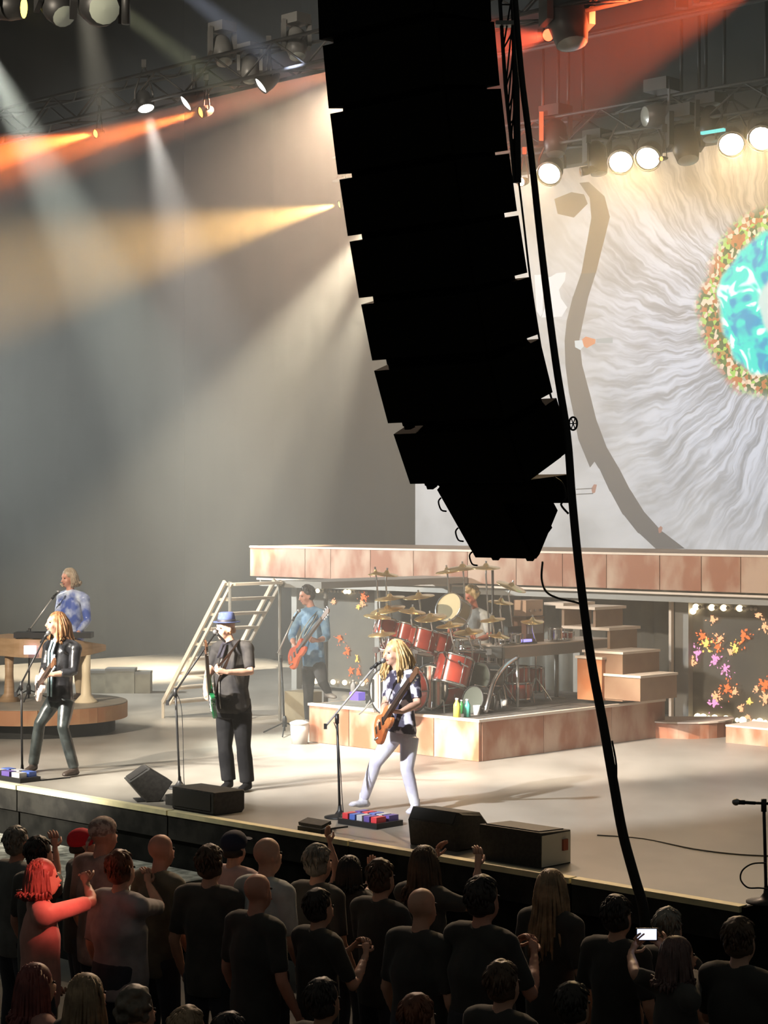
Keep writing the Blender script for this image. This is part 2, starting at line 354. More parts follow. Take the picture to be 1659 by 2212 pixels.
# low curved step and slab beside the riser
def arc_slab(c, r, t0, t1, z0, z1, mb=None, n=16):
    mb = mb or MB(); pts = [(r * math.cos(t0 + (t1 - t0) * i / n), r * math.sin(t0 + (t1 - t0) * i / n)) for i in range(n + 1)]
    return mb.prism(pts, c, Vector((1, 0, 0)), Vector((0, 1, 0)), UP, z0, z1)
sc = P(1470, 1560, 25.3); sc.z = 0
st = thing('curved_step', 'low half round step at the foot of the drum riser', 'step', (sc.x, sc.y, ST))
arc_slab(sc, .66, math.pi * .98, math.pi * 2.02, ST, ST + .19).build('step_body', M_rust, st)
arc_slab(sc, .68, math.pi * .98, math.pi * 2.02, ST + .192, ST + .212).build('top_edge', M_pale, st)
sl = thing('low_slab', 'low pale steel slab along the right of the curved step', 'step', G(1650, 1600))
g0 = G(1568, 1604); a_, b_ = AB(g0)
MB().sbox(a_ - 3, a_, b_, b_ + .6, ST, ST + .2).build('slab_body', M_rust, sl)
MB().sbox(a_ - 3, a_, b_ - .01, b_ + .6, ST + .2, ST + .222).build('top_edge', M_pale, sl)

# ------------------------------------------------------------------ steps and gear shelf on the riser
sp = thing('box_steps', 'rust steel box steps climbing from the drum riser to the walkway', 'steps', S(RA0 + .3, RB0 + 2.9, RZ))
def step(px0, px1, ytop, b, ybot, dep=.75, m=M_rust2):
    a0, a1 = LB(px1, b), LB(px0, b); am = (a0 + a1) / 2; z1 = ZAT(am, b, ytop); z0 = max(RZ, ZAT(am, b, ybot))
    o = MB().sbox(a0, a1, b, b + dep, z0, z1 - .03).build('step_block', m, sp)
    MB().sbox(a0 - .02, a1 + .02, b - .02, b + dep, z1 - .029, z1).build('tread', M_pale, o)
bS = RB0 + 2.5
step(1300, 1383, 1457, bS, 1512); step(1262, 1345, 1406, bS + .02, 1512); step(1247, 1300, 1418, bS - .05, 1512, .5, mat('orange_rust', (.44, .14, .04), (.50, .22, .10), rough=.6, scale=3))
for x0, x1, y in ((1213, 1316, 1354), (1200, 1285, 1310), (1175, 1217, 1302)):
    a0, a1 = LB(x1, bS + .3), LB(x0, bS + .3); z = ZAT((a0 + a1) / 2, bS + .3, y)
    MB().sbox(a0, a1, bS + .3, bS + .95, z - .035, z).build('open_tread', M_pale, sp)
    MB().sbox(a0 + .02, a0 + .06, bS + .34, bS + .9, z - .30, z - .04).build('tread_riser', M_rust2, sp)
bG = RB0 + 1.55
sh = thing('gear_shelf', 'long narrow steel gear shelf on posts at the back of the riser', 'shelf', S(RA0 + .5, bG, RZ))
q0, q1 = P(1086, 1396, 24.0), P(1318, 1382, 25.6)
dv = Vector((q1.x - q0.x, q1.y - q0.y, 0)); ln = dv.length; dv.normalize(); nv = Vector((-dv.y, dv.x, 0)); zsh = ZAT(*AB(P(1200, 1389, 24.8)), 1389)
mid = (q0 + q1) / 2
MB().box((mid.x + nv.x * .22, mid.y + nv.y * .22, zsh - .07), (ln, .5, .14), (dv, nv, UP)).build('shelf_top', M_steel, sh)
MB().box((mid.x + nv.x * .22, mid.y + nv.y * .22, zsh + .006), (ln + .02, .53, .014), (dv, nv, UP)).build('top_edge', M_pale, sh)
for t in (.08, .6, .97):
    p_ = q0.lerp(q1, t) + nv * .2
    MB().tube([(p_.x, p_.y, RZ - .004), (p_.x, p_.y, zsh - .14)], .028).build('post', M_steel, sh, True)
    MB().lathe([(.12, 0), (.12, .012), (.03, .02)], (p_.x, p_.y, RZ - .003)).build('foot_plate', M_steel, sh, True)

# ------------------------------------------------------------------ ship stair at the far side
M_alu = mat('pale_aluminium', (.72, .62, .50), rough=.4, metal=.15)
b0s, b1s = 5.35, 6.25
sa = LB(352, b0s); sa_top = LB(486, b0s); zt = ZAT(sa_top, b0s, 1256)
stp = thing('ship_stair', 'steep pale metal stair with open treads leading up to the walkway', 'stair', S(sa, (b0s + b1s) / 2, ST))
for b in (b0s, b1s):
    p0, p1 = S(sa, b, ST + .22), S(sa_top, b, zt); d = (p1 - p0).normalized(); n_ = VV.cross(d)
    MB().box((p0 + p1) / 2, ((p1 - p0).length, .035, .055), (d, VV, n_)).build('stringer', M_alu, stp)
    p0b, p1b = S(sa - .14, b, ST + .2), S(sa_top - .14, b, zt - .02)
    MB().box((p0b + p1b) / 2, ((p1b - p0b).length, .03, .04), (d, VV, n_)).build('lower_rail', M_alu, stp)
    MB().tube([S(sa, b, ST), S(sa, b, ST + .26)], .022).build('leg', M_alu, stp)
    MB().tube([S(sa_top - .1, b, ST), S(sa_top - .1, b, zt)], .022).build('rear_leg', M_steel, stp)
for i in range(9):
    t = i / 8; a = sa + (sa_top - sa) * t; z = ST + .24 + (zt - .02 - ST - .24) * t
    MB().sbox(a - .19, a + .02, b0s + .02, b1s - .02, z - .035, z).build('tread', M_alu, stp)
ld = thing('stair_landing', 'narrow landing deck joining the stair top to the walkway', 'landing', S(sa_top - .5, 7.6, ST))
MB().sbox(sa_top - .9, sa_top - .02, b1s + .02, BF - .03, zt - .10, zt - .01).build('deck', M_steel, ld)
for b in (b1s + .2, BF - .3): MB().tube([S(sa_top - .8, b, ST), S(sa_top - .8, b, zt - .1)], .03).build('leg', M_steel, ld)

# ------------------------------------------------------------------ round keyboard platform and console
kc = P(82, 1530, 25.6); kc.z = 0
kp = thing('round_platform', 'round tan keyboard platform on a dark plinth', 'platform', (kc.x, kc.y, ST))
MB().lathe([(1.0, 0), (1.0, .175)], (kc.x, kc.y, ST), n=40).build('plinth', M_dark, kp, autosmooth=True)
for i in range(9):
    t0, t1 = 2 * math.pi * i / 9, 2 * math.pi * (i + 1) / 9; n = 6; m = MB(); vs = []
    for j in range(n + 1):
        t = t0 + .004 + (t1 - t0 - .008) * j / n
        for r, z in ((1.16, .18), (1.16, .37), (1.11, .37), (1.11, .18)): vs.append(Vector((kc.x + r * math.cos(t), kc.y + r * math.sin(t), ST + z)))
    fs = [(4 * j + q, 4 * j + 4 + q, 4 * j + 4 + (q + 1) % 4, 4 * j + (q + 1) % 4) for j in range(n) for q in range(4)] + [(3, 2, 1, 0), (4 * n, 4 * n + 1, 4 * n + 2, 4 * n + 3)]
    m.add(vs, fs).build('side_panel', mat('tan_cladding', (.42, .20, .10), (.52, .34, .19), rough=.6, scale=2.0, perobj=30, detail=6), kp)
MB().lathe([(1.105, .18), (1.105, .36), (1.105, .368)], (kc.x, kc.y, ST), n=40).build('core', M_dark, kp)
MB().lathe([(1.155, .372), (1.155, .382), (.0, .383)], (kc.x, kc.y, ST), n=40).build('deck', mat('platform_deck', (.25, .22, .18), (.33, .29, .23), rough=.5, scale=3), kp)
KZ = ST + .383
kd = thing('keyboard_console', 'curved tan keyboard console on a pale pedestal', 'console', P(150, 1516, 25.2))
def cpt(px, py, Y): return P(px, py, Y)
con = [(-40, 25.9), (30, 25.35), (70, 25.2), (110, 25.15), (160, 25.25), (200, 25.5), (229, 25.9)]
pth = smoothpath([P(x, 1400, Y) for x, Y in con], 4)
zt_, zb_ = CAMZ - (1381 - CY) * 25.3 / FPX, CAMZ - (1420 - CY) * 25.3 / FPX
m = MB(); vs = []; n = len(pth)
for i, p in enumerate(pth):
    d = (pth[min(i + 1, n - 1)] - pth[max(i - 1, 0)]).normalized(); w = Vector((-d.y, d.x, 0)); k = min(1, (n - 1 - i) / 8); tz = zb_ + .12 + (zt_ - zb_ - .12) * k
    for off, z in ((0, zb_ + .05 * (1 - k)), (0, tz), (.42, tz + .02), (.42, zb_ + .05)): vs.append(Vector((p.x + w.x * off, p.y + w.y * off, z)))
fs = [(4 * j + q, 4 * j + 4 + q, 4 * j + 4 + (q + 1) % 4, 4 * j + (q + 1) % 4) for j in range(n - 1) for q in range(4)] + [(3, 2, 1, 0), (4 * n - 4, 4 * n - 3, 4 * n - 2, 4 * n - 1)]
m.add(vs, fs).build('console_body', M_tan, kd)
pp = P(186, 1500, 25.45)
MB().lathe([(.16, 0), (.14, .02), (.07, .10), (.055, .35), (.06, zb_ + .02 - KZ)], (pp.x, pp.y, KZ), n=14).build('pedestal', mat('cream_pedestal', (.78, .66, .46), rough=.5), kd, True)
pl = P(20, 1500, 25.6)
MB().lathe([(.16, 0), (.07, .10), (.055, .35), (.06, zb_ + .04 - KZ)], (pl.x, pl.y, KZ), n=14).build('pedestal', M_tan, kd, True)
lp = P(65, 1404, 25.12)
MB().box(lp, (.15, .04, .11), (Vector((1, 0, 0)), Vector((0, 1, 0)), UP)).build('lit_badge', flat('violet_lamp', (.78, .62, 1), 4.0), kd)
for i in range(3):
    bb = pth[6 + i * 4]; MB().box((bb.x + .1, bb.y + .22, zt_ + .05), (.5, .28, .07)).build('key_bed', M_black, kd)

# ------------------------------------------------------------------ projection screen with its picture
BS = 12.1
sl_, sr_ = LB(897, BS), LB(2050, BS)
z0s, z1s = 3.2, ZAT(LB(1300, BS), BS, 352)
scr = thing('video_screen', 'huge video screen showing a turquoise eye in pale plumage', 'screen', S((sl_ + sr_) / 2, BS, z0s))
def screen_material():
    m = bpy.data.materials.new('screen_picture'); m.use_nodes = True; nt = m.node_tree; nt.nodes.clear(); N = nt.nodes.new; L = nt.links.new
    def val(v): n = N('ShaderNodeValue'); n.outputs[0].default_value = v; return n.outputs[0]
    def mth(op, a, b=None, c=None, clamp=False):
        n = N('ShaderNodeMath'); n.operation = op; n.use_clamp = clamp
        for i, x in enumerate((a, b, c)):
            if x is None: continue
            if isinstance(x, (int, float)): n.inputs[i].default_value = x
            else: L(x, n.inputs[i])
        return n.outputs[0]
    def mix(f, a, b):
        n = N('ShaderNodeMix'); n.data_type = 'RGBA'
        if isinstance(f, (int, float)): n.inputs[0].default_value = f
        else: L(f, n.inputs[0])
        for i, x in ((6, a), (7, b)):
            if isinstance(x, tuple): n.inputs[i].default_value = (*x, 1)
            else: L(x, n.inputs[i])
        return n.outputs[2]
    def noise(vec, scale, detail=3, dist=0.0):
        n = N('ShaderNodeTexNoise'); n.inputs['Scale'].default_value = scale; n.inputs['Detail'].default_value = detail; n.inputs['Distortion'].default_value = dist
        L(vec, n.inputs['Vector']); return n.outputs['Fac']
    def step(x, a, b): n = N('ShaderNodeMapRange'); n.interpolation_type = 'SMOOTHSTEP'; n.inputs[1].default_value = a; n.inputs[2].default_value = b; L(x, n.inputs[0]); return n.outputs[0]
    def comb(x, y, z=0.0):
        n = N('ShaderNodeCombineXYZ')
        for i, q in enumerate((x, y, z)):
            if isinstance(q, (int, float)): n.inputs[i].default_value = q
            else: L(q, n.inputs[i])
        return n.outputs[0]
    uvn = N('ShaderNodeUVMap'); uvn.uv_map = 'metres'; sep = N('ShaderNodeSeparateXYZ'); L(uvn.outputs[0], sep.inputs[0])
    wob = noise(uvn.outputs[0], 1.6, 3)
    KS = 1.22
    x = mth('ADD', mth('MULTIPLY', sep.outputs[0], KS), mth('MULTIPLY', mth('SUBTRACT', wob, .5), .55)); y = mth('ADD', mth('MULTIPLY', sep.outputs[1], KS), mth('MULTIPLY', mth('SUBTRACT', noise(uvn.outputs[0], 1.3, 3), .5), .55))
    r = mth('SQRT', mth('ADD', mth('MULTIPLY', x, x), mth('MULTIPLY', y, y)))
    ang = mth('ARCTAN2', y, x)
    # plumage: fine streaks that run out from the eye and bend
    bend = mth('ADD', ang, mth('MULTIPLY', r, .10))
    st1 = noise(comb(mth('MULTIPLY', bend, 17.0), mth('MULTIPLY', r, .75)), 1.0, 4, .6)
    st2 = noise(comb(mth('MULTIPLY', bend, 46.0), mth('MULTIPLY', r, 1.3)), 1.0, 2, .3)
    streak = mth('ADD', mth('MULTIPLY', st1, .6), mth('MULTIPLY', st2, .4))
    near = step(r, 6.2, 2.0)
    plum = mix(step(streak, .37, .62), (.27, .29, .34), (.80, .85, .98))
    soft = noise(uvn.outputs[0], .9, 4)
    paper = mix(step(soft, .35, .65), (.50, .49, .47), (.66, .65, .63))
    base = mix(mth('MULTIPLY', near, step(ang, 1.2, 2.2), clamp=True), paper, plum)
    base = mix(mth('MULTIPLY', near, .75), paper, plum)
    # brown mane over the eye
    top = mth('MULTIPLY', step(mth('SUBTRACT', y, mth('MULTIPLY', x, -.35)), .5, 1.7), .92)
    base = mix(top, base, mix(step(streak, .3, .65), (.30, .21, .12), (.62, .50, .35)))
    # green and orange specks round the eye
    vo = N('ShaderNodeTexVoronoi'); vo.inputs['Scale'].default_value = 17.0; L(uvn.outputs[0], vo.inputs['Vector'])
    sepc = N('ShaderNodeSeparateColor'); L(vo.outputs['Color'], sepc.inputs[0])
    spk = mix(step(sepc.outputs[0], .45, .55), (.10, .17, .06), (.62, .22, .08)); spk = mix(step(sepc.outputs[1], .72, .78), spk, (.45, .75, .15)); spk = mix(step(sepc.outputs[2], .8, .85), spk, (1, .8, .6))
    ring = mth('MULTIPLY', step(r, 1.85, 1.60), step(r, 1.25, 1.4))
    base = mix(ring, base, spk)
    # the turquoise iris
    iri = noise(uvn.outputs[0], 2.4, 2, 1.2)
    ic = mix(step(iri, .36, .50), (.0, .40, .72), (.0, .92, .80)); ic = mix(step(iri, .56, .62), ic, (1.0, 1.35, 1.3))
    pup = mix(step(noise(uvn.outputs[0], 5, 2), .40, .52), (.18, .50, .60), ic)
    ic = mix(step(r, .55, .42), ic, mix(.5, (.5, .8, .75), (.9, 1, 1)))
    ic = mix(step(r, .14, .11), ic, (.45, .5, .42))
    base = mix(step(r, 1.40, 1.28), base, ic)
    e = N('ShaderNodeEmission'); L(base, e.inputs[0]); e.inputs[1].default_value = SCREEN_E
    o = N('ShaderNodeOutputMaterial'); L(e.outputs[0], o.inputs[0]); return m
ea, ez = LB(1690, BS), None
ez = ZAT(ea, BS, 655)
m = MB(); vs = [S(sl_, BS, z0s), S(sr_, BS, z0s), S(sr_, BS, z1s), S(sl_, BS, z1s)]
m.sbox(sr_, sl_, BS, BS + .06, z0s, z1s)
so = m.build('picture', screen_material(), scr)
uv = so.data.uv_layers.new(name='metres')
for lp_ in so.data.loops:
    c_ = so.data.vertices[lp_.vertex_index].co + WL[scr.name]; a_, b_ = AB(c_); uv.data[lp_.index].uv = (ea - a_, c_.z - ez)
for q in ((sr_ - .05, sl_ + .05, z1s, z1s + .05), (sr_ - .05, sl_ + .05, z0s - .05, z0s)): MB().sbox(q[0], q[1], BS - .01, BS + .06, q[2], q[3]).build('screen_border', M_dark, scr)
def patch(name, pts, mtl, lift):                                # a flat picture element on the screen face
    poly = []
    for x, y in pts: a = LB(x, BS); poly.append((-a, ZAT(a, BS, y)))
    return MB().prism(poly, S(0, BS - lift), -LV, UP, -VV, 0, .002).build(name, mtl, scr)
M_br1 = flat('screen_branch', (.16, .155, .15), SCREEN_E); M_br2 = flat('screen_branch_brown', (.22, .17, .12), SCREEN_E)
path = [(1262, 395, 10), (1290, 425, 16), (1298, 470, 20), (1285, 530, 18), (1272, 590, 16), (1255, 640, 17), (1243, 690, 18), (1236, 735, 16), (1240, 790, 18), (1252, 850, 22), (1266, 910, 23), (1290, 970, 22), (1315, 1010, 21), (1340, 1060, 22), (1370, 1110, 24), (1405, 1150, 26), (1450, 1186, 30)]
for i in range(len(path) - 1):
    (x0, y0, w0), (x1, y1, w1) = path[i], path[i + 1]
    patch('branch_image', [(x0 - w0, y0), (x0 + w0, y0 - 2), (x1 + w1, y1 - 1), (x1 - w1, y1 + 2)], M_br2 if i < 4 else M_br1, .004)
patch('branch_image', [(1240, 900), (1256, 905), (1262, 935), (1290, 990), (1275, 1010), (1250, 950)], M_br1, .004)
patch('branch_image', [(1198, 430), (1235, 415), (1262, 420), (1270, 440), (1240, 470), (1205, 462)], M_br2, .004)
M_let = flat('screen_letter', (.85, .87, .88), SCREEN_E)
for pl_ in ([(1155, 594), (1174, 593), (1173, 676), (1168, 684), (1160, 672)], [(1203, 590), (1223, 588), (1221, 606), (1208, 626), (1212, 644), (1226, 664), (1214, 684), (1170, 686), (1184, 650), (1182, 600), (1190, 598)]): patch('letter_image', pl_, M_let, .006)
M_or = flat('screen_orange', (.75, .28, .13), SCREEN_E); M_wh = flat('screen_pale', (.70, .76, .78), SCREEN_E)
patch('figure_image', [(1258, 733), (1266, 727), (1287, 733), (1286, 742), (1268, 752), (1262, 748)], M_or, .006); patch('figure_image', [(1242, 736), (1258, 735), (1262, 748), (1254, 756), (1243, 750)], M_wh, .006)
patch('figure_image', [(1288, 732), (1324, 729), (1324, 741), (1290, 741)], flat('screen_grey', (.42, .46, .47), SCREEN_E), .006)
patch('figure_image', [(1278, 1055), (1284, 1046), (1290, 1047), (1286, 1064), (1280, 1066)], flat('screen_rust', (.45, .24, .18), SCREEN_E), .006)
for yy in (1055, 1066): patch('figure_image', [(1245, yy + 1), (1282, yy - 1), (1282, yy + 1), (1245, yy + 3)], M_br1, .006)
patch('figure_image', [(1422, 1142), (1428, 1136), (1432, 1140), (1429, 1150), (1424, 1152)], flat('screen_rust', (.45, .24, .18), SCREEN_E), .006)
# ================================================================== flown rig: speaker array, trusses, lamps
M_pa = mat('matt_black_cabinet', (.0085, .0083, .0072), rough=.9, spec=.05)
M_pag = mat('black_grille', (.0095, .0092, .008), rough=.9, spec=.05)
M_cable = mat('black_cable', (.009, .009, .009), rough=.6)
UV_ = -LV                                                        # runs towards the near end of the stage
pa_top = P(880, -60, 13.9)
pa = thing('hanging_speaker_array', 'tall black hanging line array of curved speaker cabinets', 'speaker array', pa_top)
def cabinet(x, y, th, h, w, d, hb, name='cabinet'):
    Z = 13.75 + (x - 690) / 220 * .7145
    o = P(x, y, Z); t = math.radians(th)
    dn = -UP * math.cos(t) + VV * math.sin(t); bk = VV * math.cos(t) + UP * math.sin(t)
    # side profile: x back, y down
    e = (h - hb) / 2
    prof = [(0, 0), (.05, -.0), (d, e), (d, e + hb), (.05, h), (0, h)]
    c = MB().prism(prof, o, bk, dn, UV_, 0, w).build(name, M_pa, pa)
    g = MB().prism([(-.014, .012), (-.014, h - .012), (0, h - .004), (0, .004)], o, bk, dn, UV_, .02, w - .02).build('grille', M_pag, c)
    for q in (.10, w - .16):
        MB().prism([(.05, h - .06), (.10, h - .06), (.10, h + .07), (.05, h + .07)], o, bk, dn, UV_, q, q + .06).build('link_plate', M_pa, c)
        MB().prism([(d - .10, h - .09), (d - .02, h - .09), (d - .02, h + .04), (d - .10, h + .04)], o, bk, dn, UV_, q, q + .04).build('link_plate', M_pa, c)
    if name == 'cabinet':
        for q0_, q1_ in ((.07, .30), (.42, w - .10)): MB().prism([(.07, h - .02), (d - .02, h - .03), (d - .02, h + .05), (.07, h + .05)], o, bk, dn, UV_, q0_, q1_).build('rigging_bar', M_pa, c)
    return c
for x, y, th, h in ((684, -62, 3, .475), (697, 99, 7.7, .435), (713, 246, 10.0, .425), (733, 388, 12, .40), (755, 522, 13.6, .405), (780, 658, 16, .41), (808, 801, 21, .40), (850, 938, 26, .40)):
    cabinet(x, y, th, h, 1.12, .55, h * .985)
c8 = cabinet(944, 1058, 40, .665, .60, .42, .44, 'downfill_cabinet')
o8 = P(890, 1052, 14.4)
MB().prism([(0, 0), (.5, -.05), (.5, .16), (.14, .16)], P(938, 1040, 14.45), VV, -UP, UV_, .02, .9).build('adapter_frame', M_pa, pa)
for y_, x_ in ((1075, 955), (1140, 992), (1192, 1022)):
    q = P(x_ - 2, y_, 14.45); MB().tube(smoothpath([q, q + Vector((-.02, 0, -.03)), q + Vector((.0, 0, -.09)), q + Vector((.04, 0, -.10))], 3), .006).build('handle', M_pa, pa)
# cables and ladder truss behind the array
def cable(name, pts, r, label, Z=14.2, n=7, m=M_cable):
    pl = smoothpath([P(*(p if len(p) == 3 else (p[0], p[1], Z))) for p in pts], 5)
    mb = MB()
    rad = r if not isinstance(r, tuple) else [r[0] + (r[1] - r[0]) * i / (len(pl) - 1) for i in range(len(pl))]
    mb.tube(pl, rad, n)
    return tag(mb.build(name, m, None, True, loc=pl[-1]), label, 'cable')
cable('hanging_cable_bundle', [(1108, -60), (1125, 150), (1147, 330), (1172, 560), (1200, 780), (1225, 940), (1236, 1080), (1252, 1240), (1276, 1420), (1302, 1560), (1325, 1690), (1345, 1800), (1372, 1900), (1390, 1965), (1395, 2060), (1396, 2330)], (.021, .041), 'thick black cable bundle running down from the array to the stage edge', 13.6, 9)
cable('hanging_cable', [(1121, 395), (1130, 470), (1145, 600), (1163, 720), (1185, 840), (1212, 910)], .008, 'thin black cable hanging close along the back of the array', 14.4)
cable('hanging_cable', [(1172, 1214, 14.35), (1170, 1250, 14.2), (1180, 1278, 14.05), (1205, 1292, 13.9), (1240, 1300, 13.7), (1258, 1306, 13.6)], .008, 'short loop of black cable under the lowest cabinet', 13.75)
cable('hanging_cable', [(1322, 1600), (1331, 1650), (1332, 1700), (1341, 1760), (1350, 1820)], .007, 'thin loose cable dangling beside the bundle above the stage floor', 13.55)
cable('hanging_cable', [(1195, 1030), (1215, 1045), (1222, 1075), (1212, 1090), (1228, 1110)], .008, 'coiled black cable tail behind the lowest cabinet', 13.9)
pu = thing('hanging_pulley', 'small black pulley wheel on the cable bundle', 'pulley', P(1238, 915, 13.6))
mb = MB(); c_ = P(1238, 915, 13.6)
mb.tube([c_ + Vector((.028 * math.cos(t), 0, .045 * math.sin(t))) for t in [i * math.pi / 8 for i in range(17)]], .007, 6).build('wheel', M_cable, pu)
for t in (0, math.pi / 3, 2 * math.pi / 3): d = Vector((.028 * math.cos(t), 0, .045 * math.sin(t))); MB().tube([c_ - d, c_ + d], .004, 5).build('spoke', M_cable, pu)
ldr = thing('hanging_ladder_truss', 'narrow black lattice ladder beside the top of the array', 'lattice', P(1100, 380, 14.6))
r1 = [P(1076, -60, 14.6), P(1092, 190, 14.6), P(1104, 300, 14.6), P(1112, 395, 14.6)]; r2 = [P(1108, -60, 14.6), P(1112, 60, 14.6), P(1116, 250, 14.6), P(1119, 395, 14.6)]
MB().tube(r1, .014, 6).build('rail', M_cable, ldr); MB().tube(r2, .026, 6).build('rail', M_cable, ldr)
s1, s2 = smoothpath(r1, 3), smoothpath(r2, 3)
for i in range(len(s1) - 1):
    MB().tube([s1[i], s2[i + 1]], .007, 5).build('brace', M_cable, ldr); MB().tube([s2[i], s1[i + 1]], .007, 5).build('brace', M_cable, ldr)
MB().box(P(1095, 52, 14.6), (.17, .1, .03)).build('bracket', M_steel, ldr)

M_truss = mat('truss_tube', (.026, .026, .025), rough=.6, metal=.1)
def truss(name, label, p0, p1, sz=.36, r=.024, step=.55, m=M_truss):
    p0, p1 = Vector(p0), Vector(p1); d = (p1 - p0); L = d.length; d.normalize(); w = d.cross(UP).normalized()
    t = thing(name, label, 'truss', (p0 + p1) / 2, 'lighting trusses over the stage'); off = [w * sx * sz / 2 + UP * sz_ * sz / 2 for sx, sz_ in ((-1, -1), (1, -1), (1, 1), (-1, 1))]
    for o in off: MB().tube([p0 + o, p1 + o], r, 6).build('chord', m, t, True)
    n = int(L / step)
    for k in range(4):
        o0, o1 = off[k], off[(k + 1) % 4]; mb = MB()
        pts = [p0 + d * (L * i / n) + (o0 if i % 2 == 0 else o1) for i in range(n + 1)]
        for i in range(n): mb.tube([pts[i], pts[i + 1]], r * .55, 5, cap=False)
        tag(mb.build('lacing', m, t, True), kind='stuff')
    return t
b1, b2, z1, z2 = 4.0, 8.7, 9.4, 9.12
truss('hanging_truss', 'dim lighting truss crossing above the stage towards the far side', S(-3, b1, z1), S(18, b1, z1))
truss('hanging_truss', 'lighting truss above the screen carrying the row of bright lamps', S(-1, b2, z2), S(13, b2, z2))
for zz, bb in ((10.3, b2 - .1), (10.46, b2 + .25)):
    tag(MB().tube([S(-1, bb, zz), S(13, bb, zz)], .03, 6).build('hanging_pipe', M_truss, None, True, loc=S(6, bb, zz)), 'higher' if 0 else ('lower of the two horizontal pipes above the lamp truss' if zz < 10.4 else 'upper of the two horizontal pipes above the lamp truss'), 'pipe', 'pipes above the lamp truss')
for i, x in enumerate((1173, 1206, 1228, 1259, 1472, 1510, 1525, 1565, 1655)):
    a = LB(x, b2); q = S(a, b2, z2 + .16)
    dr = thing('hanging_drop_pipe', 'vertical drop pipe above the lamp truss, number %s from the array' % ('one two three four five six seven eight nine'.split()[i]), 'pipe', q, 'drop pipes above the lamp truss')
    MB().tube([q, S(a, b2, 10.3)], .022, 6).build('pipe', M_truss, dr, True)
    mb = MB(); mb.box(S(a, b2, 10.5), (.16, .12, .12)).build('hoist', M_truss, dr); MB().tube([S(a, b2, 10.56), S(a, b2, 13)], .008, 4).build('chain', M_truss, dr)

M_can = mat('lamp_can_black', (.016, .016, .016), rough=.5); M_can2 = mat('lamp_can_grey', (.08, .08, .078), rough=.45)
M_rim = mat('lamp_rim', (.5, .5, .5), rough=.3, metal=.8)
def lamp(name, label, c, aim, r, lens, length=None, power=0, lc=(1, 1, 1), angle=30, blend=.4, can=None, group=None, hang=.35, rim=True, aimpt=None):
    c = Vector(c); d = Vector(aim).normalized() if aimpt is None else (Vector(aimpt) - c).normalized(); length = length or r * 2.2; can = can or M_can
    t = thing(name, label, 'stage light', c, group)
    MB().lathe([(r * .45, -length), (r * .8, -length * .8), (r, -length * .4), (r, 0), (r * .92, .0), (r * .9, -.03)], c, d, 16).build('housing', can, t, True)
    MB().lathe([(r * .9, -.02), (r * .6, -.004), (.0, .004)], c, d, 16, cap=False).build('lens', lens, t, True)
    if rim: MB().lathe([(r, -.01), (r * 1.08, -.01), (r * 1.08, .012), (r, .012)], c, d, 16, cap=False).build('rim', M_rim, t, True)
    s_ = d.cross(UP).normalized(); mid_ = c - d * length * .5; tp = mid_ + UP * (r + hang)
    MB().tube([mid_ + s_ * r * 1.1, mid_ + s_ * r * 1.1 + UP * r * .9, tp, mid_ - s_ * r * 1.1 + UP * r * .9, mid_ - s_ * r * 1.1], r * .09 + .004, 5).build('yoke', can, t)
    MB().box(tp, (.06, .06, .10)).build('clamp', M_truss, t)
    if power:
        o = spot(name + '_light', c + d * .05, (c + d * 3) if aimpt is None else aimpt, power, lc, angle, blend, r * .5)
    return t
M_hot = flat('hot_warm_lens', (1, .90, .66), 14); M_org = flat('orange_lens', (1, .32, .05), 6); M_yel = flat('yellow_lens', (1, .78, .12), 4); M_wht = flat('white_lens', (1, .97, .9), 9)
M_redl = flat('red_lens', (1, .10, .04), 5); M_dull = mat('unlit_lens', (.22, .24, .22), rough=.25); M_glow = mat('pale_dim_lens', (.30, .33, .27), rough=.3, emit=.05, ec=(.85, .9, .75))
ords = 'first second third fourth fifth sixth'.split()
aim0 = Vector((-.30, -.78, -.55))
for i, (x, y) in enumerate(((1186, 376), (1341, 351), (1399, 343), (1580, 313), (1645, 300))):
    a = LB(x, b2 - .25); q = S(a, b2 - .25, ZAT(a, b2 - .25, y))
    lamp('hanging_spotlight', 'glaring warm lamp on the truss above the screen, %s from the speaker array' % ords[i], q, aim0 + Vector((.2 * (i % 2), 0, 0)), .165, M_hot, .34, LAMP_W, (1, .66, .30), 62, .6, group='glaring lamps over the screen')
for x, y, r, mt, lb, pw, ap, an in ((1125, 393, .06, M_hot, 'small warm lamp glinting at the edge of the speaker array', 0, None, 20), (1255, 371, .06, M_org, 'small orange lamp between the glaring warm lamps', 700, (1120, 400), 30), (1428, 343, .03, M_org, 'tiny orange lamp at the rim of a glaring lamp', 0, None, 20)):
    a = LB(x, b2 - .4); q = S(a, b2 - .4, ZAT(a, b2 - .4, y))
    lamp('hanging_spotlight', lb, q, (-.5, -.8, -.2), r, mt, .2, pw, (1, .4, .08), an, aimpt=(P(ap[0], ap[1], q.y) if ap else None))
